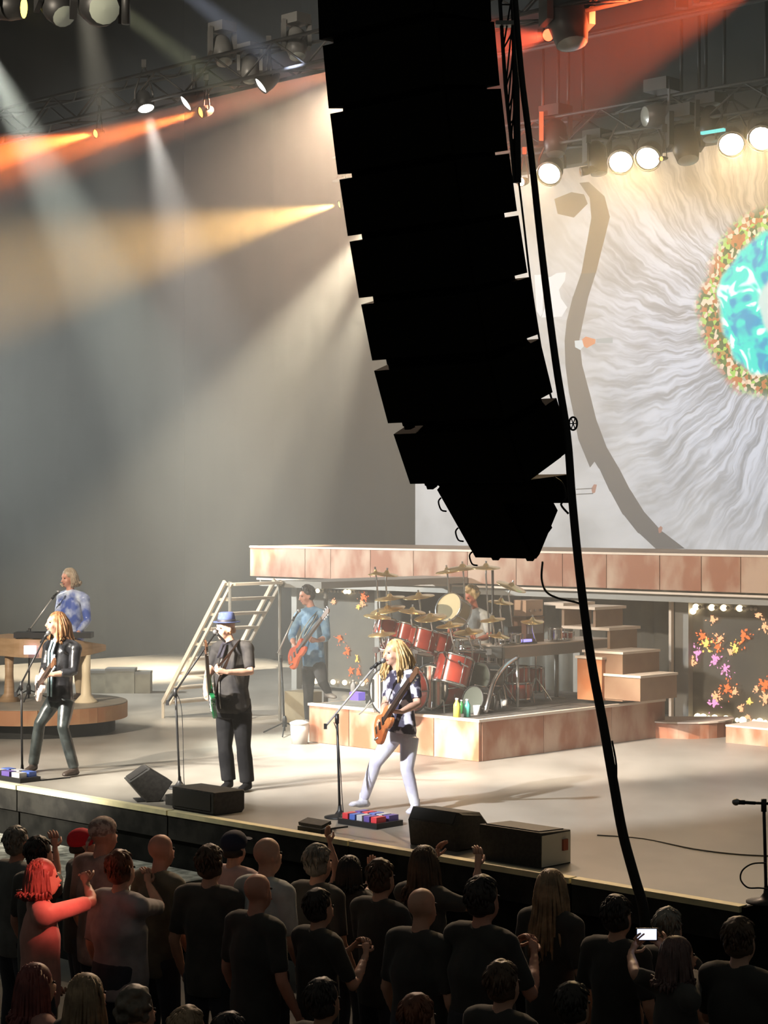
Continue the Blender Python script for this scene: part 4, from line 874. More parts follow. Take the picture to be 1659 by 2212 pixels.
cymbal(1150, 1343, 24.55, .15, 'flat bronze cymbal above the laptop', (0, -.2, 1), True)
for (x, y, Y, mm_, lb) in ((880, 1510, 22.9, M_black, 'black kick pedal between the bass drums'), (1045, 1528, 22.9, M_black, 'dark pedal box near the white cups'), (930, 1524, 22.8, M_steel, 'grey pedal box at the riser edge'), (812, 1516, 23.2, M_black, 'black cable box at the left of the bass drums')):
    q = RG_(x, y + 4); t = thing('floor_box', lb, 'box', q, 'small boxes on the riser deck'); MB().box(q + UP * .05, (.2, .16, .1), (LV, VV, UP)).build('body', mm_, t); MB().box(q + UP * .11, (.16, .12, .02), (LV, VV, UP)).build('lid', M_black, t)

# ------------------------------------------------------------------ guitars
def outline(kind):
    if kind == 'single': pts = [(-.20, 0), (-.18, .11), (-.09, .165), (0, .125), (.06, .105), (.13, .125), (.20, .105), (.17, .045), (.16, 0), (.18, -.04), (.24, -.07), (.22, -.11), (.13, -.125), (.06, -.105), (0, -.125), (-.09, -.165), (-.18, -.11)]
    else: pts = [(-.22, 0), (-.21, .09), (-.13, .16), (-.03, .135), (.05, .115), (.14, .135), (.27, .13), (.25, .085), (.17, .05), (.16, 0), (.17, -.04), (.22, -.085), (.22, -.125), (.13, -.125), (.05, -.11), (-.03, -.13), (-.13, -.165), (-.21, -.10)]
    v = smoothpath([Vector((x, y, 0)) for x, y in pts + [pts[0]]], 3)[:-1]
    return [(p.x, p.y) for p in v]
def guitar(label, c, neck, face, body_m, kind='double', guard=None, nl=.62, strap=None, k=1.0):
    c = Vector(c); X = Vector(neck).normalized(); N = Vector(face); N = (N - X * N.dot(X)).normalized(); Yv = N.cross(X)
    t = thing('electric_guitar' if nl < .8 else 'bass_guitar', label, 'guitar', c)
    ol = [(x * k, y * k) for x, y in outline(kind)]
    MB().prism(ol, c, X, Yv, N, -.022, .022, 0, .008).build('body', body_m, t)
    if guard: MB().prism([(x * .62 + .02, y * .62 - .02) for x, y in ol], c, X, Yv, N, .0225, .026).build('pickguard', guard, t)
    M_neck = mat('dark_neck', (.13, .06, .03), rough=.4); M_fb = mat('dark_fretboard', (.06, .035, .025), rough=.5)
    MB().box(c + X * (.12 + nl / 2) + N * .012, (nl, .05, .024), (X, Yv, N)).build('neck', M_neck, t)
    MB().box(c + X * (.10 + nl / 2) + N * .028, (nl + .04, .052, .008), (X, Yv, N)).build('fretboard', M_fb, t)
    h = c + X * (.12 + nl) + N * .010
    MB().prism([(0, -.025), (.03, -.04), (.17, -.045), (.19, .0), (.16, .04), (.03, .035), (0, .025)], h, X, Yv, N, -.008, .010).build('headstock', body_m if kind == 'x' else M_neck, t)
    for i in range(6 if nl < .8 else 4):
        s_ = 1 if i % 2 else -1; MB().lathe([(.006, 0), (.006, .02), (.011, .022), (.011, .034)], h + X * (.05 + .022 * i) + Yv * s_ * .035, Yv * s_, 8).build('tuning_peg', M_chrome, t)
    for x in (.0, .08): MB().box(c + X * (x - .02) + N * .027, (.03, .075, .012), (X, Yv, N)).build('pickup', M_black, t)
    MB().box(c - X * .10 + N * .028, (.03, .08, .012), (X, Yv, N)).build('bridge', M_chrome, t)
    for i in range(3): MB().lathe([(.012, 0), (.010, .014)], c - X * (.10 + .03 * i) - Yv * (.09 - .012 * i) * k + N * .022, N, 10).build('knob', M_chrome, t, True)
    mb = MB()
    for i in range(6 if nl < .8 else 4): y = (i - 2.5) * .008; mb.tube([c - X * .1 + Yv * y + N * .036, h + Yv * y + N * .022], .0009, 3)
    tag(mb.build('strings', M_chrome, t), kind='stuff')
    if strap:
        M_st, pts = strap; pts = [c - X * .2] + [Vector(p) for p in pts] + [c + X * .24 * k + Yv * .1]
        sp_ = smoothpath(pts, 4); MB().tube(sp_, [(.032, .004)] * len(sp_), 6, side=X).build('strap', M_st, t)
    return t
# ================================================================== people
def smat(name, c): return mat(name, c, tuple(min(1, x * 1.12) for x in c), rough=.5, scale=9)
M_skin1 = smat('skin_fair', (.62, .36, .26)); M_skin2 = smat('skin_ruddy', (.60, .29, .21)); M_eye = mat('eye_dark', (.03, .025, .02), rough=.2); M_lip = mat('lip', (.42, .13, .11), rough=.5)
def hand(mb_r, out, wr, d, n_, k, curl, side):
    """palm goes into the body union; five fingers of unequal length, rooted in the palm, curl towards n_"""
    d = Vector(d).normalized(); n_ = Vector(n_); n_ = (n_ - d * n_.dot(d)); n_ = n_.normalized() if n_.length > 1e-4 else perp(d); s_ = d.cross(n_) * side
    mb_r.tube([wr - d * .01, wr + d * .03 * k, wr + d * .075 * k, wr + d * .098 * k], [(.026 * k, .020 * k), (.036 * k, .018 * k), (.043 * k, .016 * k), (.036 * k, .012 * k)], 10, side=s_)
    for i, (o, ln) in enumerate(((-.031, .068), (-.011, .080), (.010, .076), (.030, .060))):
        p = wr + d * .085 * k + s_ * o * k; pts = [p]; a = curl * .25; L = ln * k
        for f in (.45, .32, .23):
            a += curl * .5; dd = d * math.cos(a) + n_ * math.sin(a) + s_ * o * 1.5; pts.append(pts[-1] + dd.normalized() * L * f)
        out.tube(pts, [.0095 * k, .009 * k, .008 * k, .006 * k], 6)
    th = wr + d * .035 * k - s_ * .03 * k; t1 = th + (d * .6 - s_ * .6 + n_ * .35).normalized() * .042 * k; t2 = t1 + (d * .85 + n_ * .5 * curl - s_ * .1).normalized() * .034 * k
    out.tube([wr + d * .03 * k - s_ * .01 * k, th, t1, t2], [.012 * k, .012 * k, .0105 * k, .007 * k], 6)
def head_frame(fd):
    f = Vector(fd).normalized(); r = f.cross(UP).normalized(); return r, f, r.cross(f)
def person(label, J, skin=M_skin1, top=None, bottom=None, shoe=None, hair=None, sleeve=1.0, vox=.014, k=1.0, girth=1.0, curl=1.1, group=None, flare=0.0, tail=.10, palm=None, leg_r=1.0, coll=None, open_front=None, hat=None, detail=True):
    J = {a: Vector(b) for a, b in J.items()}; base = Vector((J['pv'].x, J['pv'].y, min(J['anL'].z, J['anR'].z) - .085 * k))
    t = thing('person', label, 'person', base, group)
    sd = (J['shR'] - J['shL']).normalized(); hs = (J['hipR'] - J['hipL']).normalized(); fw = UP.cross(sd).normalized()
    if fw.dot(J['bd']) < 0: fw = -fw
    pv, nk = J['pv'], J['nk']; g = girth * k
    def torso(mb, e, low=0.0):
        q = [pv - UP * (.06 * k + low), pv, pv.lerp(nk, .30), pv.lerp(nk, .58), pv.lerp(nk, .82), pv.lerp(nk, .95)]
        bel = fw * .02 * (girth - 1) * 3
        q[2] = q[2] + bel; q[1] = q[1] + bel * .6
        rr = [(.150 * g + e, .105 * g + e), (.160 * g + e, .112 * g + e), (.140 * g + e, .105 * g + e), (.160 * g + e, .112 * g + e), (.150 * k + e, .085 * k + e), (.075 * k + e, .055 * k + e)]
        q2 = []; r2 = []
        for i in range(len(q) - 1):
            q2 += [q[i], q[i].lerp(q[i + 1], .5)]; a, b = rr[i], rr[i + 1]; r2 += [a, ((a[0] + b[0]) / 2, (a[1] + b[1]) / 2)]
        q2.append(q[-1]); r2.append(rr[-1])
        mb.tube(q2, r2, 14, side=[hs.lerp(sd, min(1, i / 5)) for i in range(len(q2))])
        for s in 'LR':
            mb.tube([nk.lerp(pv, -.02), nk.lerp(pv, .05), J['sh' + s].lerp(nk, .2), J['sh' + s]], [.05 * k + e, .06 * k + e, .062 * k + e, .054 * k + e], 10)
            mb.ell(J['sh' + s], (.057 * k + e,) * 3, None, 10, 8)
    def arm(mb, s, e, frac):
        a, b, c = J['sh' + s], J['el' + s], J['wr' + s]; pts = [a, a.lerp(b, .5), b]; rr = [.055 * k, .049 * k, .041 * k]
        if frac > .5: f2 = min(1, (frac - .5) * 2); pts += [b.lerp(c, .35 * f2), b.lerp(c, f2)]; rr += [.041 * k, (.041 - .014 * f2) * k]
        else: pts = [a, a.lerp(b, frac), a.lerp(b, frac * 2)]; 
        mb.tube(pts, [r + e for r in rr], 10)
    def leg(mb, s, e, fl=0):
        a, b, c = J['hip' + s], J['kn' + s], J['an' + s]; lr = leg_r * k
        mb.tube([a, a.lerp(b, .5), b, b.lerp(c, .35), c], [.086 * lr + e, .074 * lr + e, .056 * lr + e, .053 * lr + e + fl * .4, .038 * lr + e + fl], 12)
    r_, f_, u_ = head_frame(J['fd']); hc = J['hd']; ax = (r_, f_, u_)
    def hp(x, y, z): return hc + (r_ * x + f_ * y + u_ * z) * k
    body = MB(); extra = MB()
    torso(body, 0)
    for s in 'LR':
        arm(body, s, 0, 1); leg(body, s, 0)
        body.tube([J['an' + s] + UP * .02, J['an' + s] - UP * .05 * k, J['to' + s]], [.036 * k, .04 * k, .026 * k], 8)
        d = (J['hn' + s] - J['wr' + s]); pn = (palm or {}).get(s) or (J['hd'] * .0 + fw * -1 + UP * .2)
        hand(body, extra, J['wr' + s], d, pn, k, curl, 1 if s == 'R' else -1)
    body.tube([nk.lerp(pv, .08), nk, hp(0, -.015, -.06)], [.062 * k, .054 * k, .054 * k], 10)
    body.ell(hp(0, -.012, .035), (.076 * k, .096 * k, .088 * k), ax, 14, 10)
    body.ell(hp(0, .022, -.035), (.060 * k, .072 * k, .085 * k), ax, 14, 10)
    if detail:
        body.ell(hp(0, .055, -.085), (.030 * k, .032 * k, .028 * k), ax, 10, 8)
        body.tube([hp(0, .086, .028), hp(0, .106, -.012), hp(0, .112, -.022), hp(0, .09, -.036)], [.010 * k, .013 * k, .018 * k, .012 * k], 8)
        body.tube([hp(-.045, .072, .036), hp(0, .088, .032), hp(.045, .072, .036)], [.010 * k, .011 * k, .010 * k], 8)
        for q in (-1, 1):
            body.ell(hp(q * .077, -.008, -.008), (.011 * k, .022 * k, .032 * k), ax, 8, 8)
            body.ell(hp(q * .042, .060, -.030), (.024 * k, .022 * k, .022 * k), ax, 8, 8)
    else:
        for q in (-1, 1): body.ell(hp(q * .078, -.008, -.008), (.012 * k, .022 * k, .034 * k), ax, 8, 8)
        body.ell(hp(0, .10, -.02), (.015 * k, .02 * k, .022 * k), ax, 8, 6)
    full = remesh(body, vox, 3 if detail else 2)
    n0 = len(full.f); full.add(extra.v, extra.f, 0)
    for q in (-1, 1): full.ell(hp(q * .030, .079, .012), (.013 * k, .008 * k, .0075 * k), ax, 8, 6, 1)
    full.tube([hp(-.024, .084, -.058), hp(0, .093, -.056), hp(.024, .084, -.058)], [.005 * k, .0085 * k, .005 * k], 6, 2)
    full.build('body', [skin, M_eye, M_lip], t, True)
    if bottom:
        mb = MB(); e = .011
        mb.tube([pv - UP * .10 * k, pv, pv + UP * .10 * k], [(.150 * g + e, .108 * g + e), (.158 * g + e, .115 * g + e), (.146 * g + e, .108 * g + e)], 14, side=hs)
        for s in 'LR': leg(mb, s, e, flare)
        remesh(mb, vox, 3).build('trousers', bottom, t, True)
    if top:
        mb = MB(); torso(mb, .018, tail * k)
        for s in 'LR': arm(mb, s, .013, sleeve)
        remesh(mb, vox, 3).build('shirt' if sleeve < .6 else 'jacket', top, t, True)
    if coll:
        mb = MB(); rr2 = random.Random(3); ring = [nk + (r_ * math.cos(a) * .075 + fw * math.sin(a) * .065) * k + UP * .01 * math.sin(3 * a) for a in [i * math.pi / 6 for i in range(13)]]
        mb.tube(ring, .022 * k, 8, cap=False)
        for x in coll[1]: p0 = nk + fw * .085 * k + r_ * x; mb.tube([p0, p0 + fw * .05 - UP * .12, p0 + fw * .06 - UP * coll[2]], [(.024, .010), (.026, .008), (.022, .006)], 6, side=r_)
        mb.build('scarf', coll[0], t, True)
    if shoe:
        for s in 'LR':
            a, to = J['an' + s], J['to' + s]; d = (to - a); d.z = 0; d = d.normalized() if d.length > 1e-3 else fw; w_ = d.cross(UP); zb = a.z - .085 * k; sl = (to.z - (a.z - .06 * k))
            mb = MB(); mb.tube([a + UP * .06 * k, a, a - UP * .055 * k - d * .005], [.047 * k, .049 * k, .05 * k], 10, side=w_)
            mb.tube([a - d * .055 * k - UP * .055 * k, a + d * .05 * k - UP * .045 * k, to + UP * .004, to + d * .035 * k - UP * .004], [(.040 * k, .030 * k), (.046 * k, .038 * k), (.044 * k, .026 * k), (.026 * k, .016 * k)], 10, side=w_)
            remesh(mb, .012, 2).build('shoe', shoe, t, True)
    if hair:
        kind, hm_, ln = hair[:3]; vol = hair[3] if len(hair) > 3 else 0; mb = MB(); rr2 = random.Random(hash_(label))
        if kind in ('short', 'long', 'curly', 'fringe', 'pony'):
            if kind in ('long', 'pony', 'curly'): mb.ell(hp(0, -.022, .045), (.083 * k, .098 * k, .092 * k), ax, 16, 12)
            if kind == 'fringe':
                for q in range(24): an = math.pi * (1.0 + 1.0 * q / 23); p = hp(.069 * math.cos(an), -.012 + .085 * math.sin(an), -.02); mb.ell(p, (.016 * k, .018 * k, .034 * k), ax, 6, 6)
                mb = remesh(mb, .009, 3)
            if kind == 'short':
                mb.ell(hp(0, -.022, .045), (.082 * k, .096 * k, .089 * k), ax, 16, 12)
                for q in range(70):
                    an = rr2.uniform(0, 6.28); el = rr2.uniform(-.1, 1.5)
                    if math.sin(an) > .25 and el < .55: continue
                    p = hp(.074 * math.cos(an) * math.cos(el), -.022 + .088 * math.sin(an) * math.cos(el), .045 + .082 * math.sin(el)); r0 = rr2.uniform(.016, .026) * k
                    mb.ell(p, (r0, r0, r0 * 1.2), ax, 7, 6)
                for q in range(10): an = math.pi * (1.03 + .94 * q / 9); mb.ell(hp(.070 * math.cos(an), -.012 + .082 * math.sin(an), -.02), (.020 * k, .022 * k, .045 * k), ax, 7, 6)
                mb.ell(hp(0, -.045, -.025), (.064 * k, .058 * k, .062 * k), ax, 12, 10)
                mb = remesh(mb, .010, 2)
                for q in range(190):                               # short locks that lie along the skull
                    an = rr2.uniform(0, 6.28); el = rr2.uniform(-.75, 1.5)
                    if math.sin(an) > .1 and el < .6: continue
                    ce, se = math.cos(el), math.sin(el); p = hp(.085 * math.cos(an) * ce, -.024 + .099 * math.sin(an) * ce, .042 + .092 * se); dn_ = (u_ * -ce + (r_ * math.cos(an) + f_ * math.sin(an)) * se * .9 + Vector((rr2.uniform(-.4, .4), rr2.uniform(-.4, .4), 0))).normalized(); o_ = (p - hp(0, -.022, .03)).normalized()
                    mb.tube([p - dn_ * .012, p + dn_ * .016 + o_ * .005, p + dn_ * .038 + o_ * .002], [.006 * k, .008 * k, .0025 * k], 5)
            if kind == 'curly':
                for q in range(110):
                    an = rr2.uniform(0, 6.28); el = rr2.uniform(-.5, 1.5)
                    if math.sin(an) > .35 and el < .55: continue
                    p = hp(.092 * math.cos(an) * math.cos(el), -.025 + .106 * math.sin(an) * math.cos(el), .04 + .106 * math.sin(el)); r0 = rr2.uniform(.016, .028) * k
                    mb.ell(p, (r0, r0, r0), ax, 7, 6)
                mb = remesh(mb, .009, 3)
            if kind in ('long', 'pony'):
                N_ = 170 if detail else 120
                for q in range(N_):
                    an = math.pi * (rr2.uniform(.86, 2.14)); el = rr2.uniform(.0, 1.2); cr, sr = math.cos(an), math.sin(an)
                    p0 = hp(.082 * cr * math.cos(el), -.02 + .096 * sr * math.cos(el), .045 + .09 * math.sin(el)); p1 = hp(.098 * cr, -.025 + .108 * sr, .0); L = ln * rr2.uniform(.75, 1.05)
                    wv = rr2.uniform(.01, .03) * (1 + vol); vs_ = rr2.uniform(0, .07) * vol; p1 = p1 + (r_ * cr + f_ * sr) * vs_; p2 = hp(.108 * cr + rr2.uniform(-wv, wv), -.03 + .12 * sr + rr2.uniform(-wv, wv), -.12) ; p2 = p2.lerp(p1 - UP * .12, .4)
                    p2 = p2 + (r_ * cr + f_ * sr) * vs_; p3 = p1 - UP * L * .8 + (r_ * cr + f_ * sr) * rr2.uniform(.0, .05) + r_ * rr2.uniform(-.03, .03) * vol; p4 = p1 - UP * L + (r_ * cr + f_ * sr) * rr2.uniform(-.01, .06) + f_ * rr2.uniform(-.03, .03) * vol
                    mb.tube(smoothpath([p0, p1, p2, p3, p4], 2), [.010 * k] * 3 + [.011 * k] * 3 + [.010 * k, .008 * k, .003 * k], 5)
        mb.build('hair', hm_, t, True)
    if hat: hat(t, hp, ax, k)
    return t
def hash_(s):
    v = 7
    for ch in s: v = (v * 131 + ord(ch)) % 1000003
    return v
def joints(Z, px):                                                 # each joint: (px, py[, how much further than Z])
    return {n_: P(q[0], q[1], Z + (q[2] if len(q) > 2 else 0)) for n_, q in px.items()}
BD = -VV
M_leather = mat('black_leather', (.012, .012, .014), (.05, .052, .06), rough=.28, scale=7, lo=.5, hi=.75, bump=.3)
M_blackcl = mat('black_cloth', (.006, .006, .007), (.012, .012, .013), spec=.12, rough=.9, scale=6)
M_boot = mat('dark_boot', (.05, .035, .028), rough=.5)
M_brownhair = mat('brown_hair', (.20, .085, .035), (.42, .22, .10), rough=.45, scale=14, stretch=(3, 3, .6))
M_blonde = mat('blonde_hair', (.34, .20, .07), (.62, .45, .22), rough=.42, scale=14, stretch=(3, 3, .6))
M_greyhair = mat('grey_blond_hair', (.30, .22, .15), (.50, .40, .30), rough=.45, scale=12)
M_darkhair = mat('dark_hair', (.012, .009, .008), (.035, .025, .02), rough=.45, scale=12)

# --- guitarist in black leather, far side
Z = 21.3
J = joints(Z, dict(hd=(120, 1347), nk=(130, 1383), shR=(106, 1398, .16), shL=(163, 1402, -.16), elR=(98, 1440, .06), elL=(158, 1452, -.26), wrR=(88, 1466, -.16), wrL=(112, 1457, -.40), hnR=(86, 1488, -.22), hnL=(92, 1455, -.42),
    pv=(130, 1508), hipR=(116, 1515, .07), hipL=(144, 1515, -.07), knR=(86, 1562, .02), knL=(136, 1572, -.18), anR=(72, 1643, .25), anL=(160, 1642, -.12), toR=(59, 1654, .05), toL=(141, 1656, -.25)))
J['anR'].z = ST + .09; J['anL'].z = ST + .09; J['toR'].z = J['toL'].z = ST + .035
J['fd'] = Vector((-.85, -.52, .05)); J['bd'] = BD
person('person in a black leather jacket playing guitar at the far side', J, M_skin1, M_leather, mat('dark_shiny_trousers', (.018, .022, .022), (.05, .06, .06), rough=.3, scale=8, bump=.25), M_boot, ('long', M_brownhair, .21, .5), .80, .012, 1.0, .95, group='band members', coll=(mat('blue_scarf', (.25, .42, .50), (.5, .65, .7), rough=.7, scale=10), (-.05, .04), .60), leg_r=.95, flare=.012, tail=-.01)
guitar('pale guitar of the guitarist in black leather', P(86, 1482, Z - .28), (.24, -.62, .26), (-.62, -.6, .15), mat('pale_pink_lacquer', (.80, .62, .56), rough=.25, coat=.5), 'single', k=.9)

# --- bassist in the blue hat
Z = 20.15
J = joints(Z, dict(hd=(487, 1358), nk=(498, 1390), shR=(470, 1402, .17), shL=(534, 1402, -.17), elR=(452, 1448, .05), elL=(541, 1452, -.28), wrR=(443, 1488, -.18), wrL=(489, 1452, -.46), hnR=(446, 1508, -.24), hnL=(468, 1447, -.48),
    pv=(504, 1528), hipR=(488, 1540, .08), hipL=(522, 1540, -.08), knR=(486, 1612, .04), knL=(526, 1612, -.10), anR=(494, 1684, .06), anL=(534, 1682, -.06), toR=(484, 1700, -.10), toL=(522, 1700, -.22)))
for q in ('R', 'L'): J['an' + q].z = ST + .09; J['to' + q].z = ST + .035
J['fd'] = Vector((-.78, -.6, -.02)); J['bd'] = BD
def blue_hat(t, hp, ax, k):
    o = hp(0, -.015, .062); m_ = mat('blue_felt', (.05, .075, .20), (.08, .11, .27), rough=.9, scale=20)
    h = MB().lathe([(.092, 0), (.090, .05), (.078, .098), (.06, .108), (.03, .098), (0, .096)], o, ax[2], 20).build('hat', m_, t, True)
    MB().lathe([(.09, -.004), (.138, .002), (.142, .008), (.138, .012), (.09, .006)], o, ax[2], 24, cap=False).build('brim', m_, h, True)
    MB().lathe([(.094, .006), (.094, .032), (.0905, .034)], o, ax[2], 20, cap=False).build('band', mat('dark_band', (.02, .02, .035)), h, True)
M_vest = mat('charcoal_shirt', (.020, .019, .021), (.045, .042, .04), spec=.2, rough=.8, scale=7)
tb = person('person in a blue hat and charcoal shirt playing a green bass', J, M_skin1, M_vest, M_blackcl, M_blackcl, ('fringe', M_brownhair, .05), .42, .012, 1.02, 1.30, group='band members', coll=(mat('black_scarf', (.02, .018, .03), rough=.8), (-.03, .03), .14), leg_r=1.12, flare=.022, tail=-.05, hat=blue_hat)
fwb = BD; n_z = M_chrome
def front(t_, sx, dep): return J['pv'].lerp(J['nk'], t_) + fwb * dep - LV * sx
MB().tube([front(.0, .01, .178), front(.2, .01, .192), front(.4, .01, .184), front(.6, .01, .172), front(.8, .01, .135)], .006, 6).build('front_seam', mat('grey_seam', (.30, .29, .27), rough=.4, metal=.4), tb, True)
for sx_ in (.10, -.09): MB().box(front(.16, sx_, .178), (.10, .012, .018), (-LV, -VV, UP)).build('pocket_flap', mat('pocket_flap', (.012, .012, .012), rough=.7), tb)
guitar('green bass guitar of the bassist in the blue hat', P(457, 1508, Z - .34), (.03, -.74, .50), (-.72, -.5, .1), mat('green_lacquer', (.01, .12, .04), rough=.2, coat=.6), 'double', mat('white_guard', (.75, .75, .72), rough=.4), .82, (mat('brown_strap', (.20, .13, .10), rough=.7), [P(470, 1480, Z - .1), P(490, 1430, Z - .28), P(505, 1400, Z - .26), P(515, 1390, Z - .1)]), 1.0)

# --- guitarist in the blue jacket behind the riser
Z = 26.0
J = joints(Z, dict(hd=(662, 1287), nk=(673, 1314), shR=(645, 1332, .16), shL=(700, 1332, -.16), elR=(630, 1375, .02), elL=(706, 1377, -.26), wrR=(636, 1395, -.28), wrL=(686, 1384, -.48), hnR=(642, 1406, -.36), hnL=(673, 1381, -.50),
    pv=(678, 1430), hipR=(667, 1440, .08), hipL=(689, 1440, -.08), knR=(666, 1502, .02), knL=(697, 1474, -.28), anR=(666, 1562, .05), anL=(709, 1494, -.1), toR=(655, 1568, -.1), toL=(722, 1506, -.22)))
J['anR'].z = ST + .09; J['toR'].z = ST + .035
J['fd'] = Vector((-.85, -.45, -.22)); J['bd'] = BD
person('person in a blue jacket playing an orange guitar beside the drum riser', J, M_skin2, mat('blue_denim', (.10, .24, .44), (.34, .52, .66), rough=.7, scale=7, lo=.42, hi=.68), mat('charcoal_trousers', (.05, .052, .055), (.075, .075, .08), rough=.8, scale=6), mat('pale_shoe', (.55, .52, .48), (.2, .18, .2), rough=.5, scale=8), ('short', M_darkhair, 0), .72, .012, 1.0, 1.0, group='band members', tail=.0)
guitar('orange guitar of the guitarist in the blue jacket', P(641, 1413, Z - .40), (.40, -.45, .55), (-.88, -.40, .15), mat('orange_lacquer', (.75, .14, .03), (.60, .07, .02), rough=.2, scale=6, coat=.7), 'single', None, .60, (mat('grey_strap', (.42, .42, .36), (.6, .6, .5), rough=.7, scale=12), [P(650, 1370, Z - .15), P(672, 1335, Z - .2), P(688, 1322, Z - .12)]), 1.0)

# --- guitarist in silver trousers, nearest
Z = 18.6
J = joints(Z, dict(hd=(851, 1411), nk=(862, 1450), shR=(846, 1470, .15), shL=(893, 1466, -.15), elR=(833, 1518, .02), elL=(902, 1520, -.22), wrR=(826, 1546, -.26), wrL=(866, 1538, -.46), hnR=(816, 1562, -.32), hnL=(846, 1536, -.50),
    pv=(868, 1580), hipR=(849, 1592, .08), hipL=(885, 1592, -.08), knR=(811, 1648, .02), knL=(879, 1662, -.12), anR=(786, 1735, .12), anL=(897, 1738, -.08), toR=(762, 1742, .02), toL=(885, 1747, -.20)))
J['anL'].z = ST + .09; J['toL'].z = ST + .035; J['anR'].z = ST + .115; J['toR'].z = ST + .075
J['fd'] = Vector((-.84, -.5, -.05)); J['bd'] = BD
def bandshirt():
    m = mat('patterned_shirt', (.035, .03, .06), (.72, .70, .80), rough=.5, scale=9, lo=.52, hi=.58, detail=2)
    return m
person('person with long blonde hair and shiny silver trousers playing guitar', J, M_skin1, bandshirt(), mat('silver_satin', (.66, .64, .80), (.86, .86, .95), rough=.26, scale=6, bump=.2, metal=.25), mat('silver_boot', (.75, .74, .80), (.4, .38, .45), rough=.3, scale=8), ('long', M_blonde, .27, .55), .40, .012, .98, .95, group='band members', tail=-.04, leg_r=.98)
guitar('amber guitar of the guitarist in silver trousers', P(828, 1566, Z - .38), (.26, -.50, .46), (-.92, -.30, .12), mat('amber_lacquer', (.40, .10, .03), (.62, .24, .08), rough=.2, scale=5, coat=.7), 'single', None, .60, (M_black, [P(850, 1530, Z - .2), P(868, 1490, Z - .24), P(884, 1462, Z - .15)]), .92)

# --- keyboard player on the round platform
Z = 25.85
J = joints(Z, dict(hd=(148, 1249), nk=(152, 1277), shR=(133, 1292, .15), shL=(183, 1294, -.15), elR=(124, 1335, -.05), elL=(189, 1340, -.2), wrR=(118, 1368, -.3), wrL=(168, 1368, -.42), hnR=(112, 1378, -.4), hnL=(158, 1376, -.5),
    pv=(158, 1392), hipR=(147, 1400, .08), hipL=(170, 1400, -.08), knR=(147, 1460, .02), knL=(171, 1460, -.12), anR=(148, 1504, .1), anL=(172, 1504, -.05), toR=(138, 1510, 0), toL=(160, 1510, -.15)))
for q in ('R', 'L'): J['an' + q].z = KZ + .09; J['to' + q].z = KZ + .035
J['fd'] = Vector((-.72, -.66, -.15)); J['bd'] = BD
person('person in a shiny blue and white jacket standing at the keyboards', J, M_skin2, mat('blue_satin', (.07, .12, .42), (.70, .78, .92), rough=.3, scale=6, lo=.42, hi=.66, bump=.2), mat('tan_trousers', (.45, .36, .24), rough=.7), M_boot, ('long', M_greyhair, .10), .95, .014, 1.0, 1.0, group='band members')

# --- drummer
Z = 24.95
J = joints(Z, dict(hd=(1017, 1290), nk=(1026, 1317), shR=(1004, 1334, .14), shL=(1052, 1336, -.14), elR=(990, 1368, -.05), elL=(1058, 1374, -.22), wrR=(978, 1372, -.32), wrL=(1030, 1382, -.42), hnR=(970, 1368, -.4), hnL=(1020, 1380, -.5),
    pv=(1040, 1418), hipR=(1030, 1424, .08), hipL=(1052, 1424, -.08), knR=(1002, 1436, -.25), knL=(1036, 1442, -.42), anR=(1000, 1490, -.3), anL=(1036, 1494, -.45), toR=(990, 1498, -.42), toL=(1024, 1502, -.58)))
for q in ('R', 'L'): J['an' + q].z = RD + .09; J['to' + q].z = RD + .035
J['fd'] = Vector((-.72, -.66, -.30)); J['bd'] = BD
person('person with curly blond hair seated behind the drum kit', J, mat('skin_flushed', (.62, .20, .13), rough=.5), mat('grey_white_shirt', (.42, .42, .40), (.62, .62, .58), rough=.7, scale=8), M_blackcl, M_boot, ('curly', M_blonde, 0), .42, .014, .98, 1.0, group='band members')
q = J['pv'] - UP * .17; ts = thing('drum_stool', 'black drum stool under the drummer', 'stool', (q.x, q.y, RD)); MB().lathe([(.16, 0), (.17, .03), (.16, .07)], q - UP * .07, UP, 18).build('seat', M_black, ts, True)
MB().tube([Vector((q.x, q.y, RD + .1)), q - UP * .07], .02, 8).build('post', M_chrome, ts)
for k_ in range(3): MB().tube([Vector((q.x, q.y, RD + .2)), Vector((q.x + .22 * math.cos(k_ * 2.09), q.y + .22 * math.sin(k_ * 2.09), RD + .01))], .012, 6).build('leg', M_chrome, ts)
for s in 'LR':
    h_ = J['wr' + s].lerp(J['hn' + s], 1.2); d_ = (Vector((-.75, -.5, .12))).normalized(); MB_ = MB().tube([h_ - d_ * .08, h_ + d_ * .30], [.008, .005], 6)
    tag(MB_.build('drum_stick', mat('stick_wood', (.72, .52, .32), rough=.5), None, True, loc=h_), 'wooden drum stick in the %s hand of the drummer' % ('far' if s == 'R' else 'near'), 'drum stick')
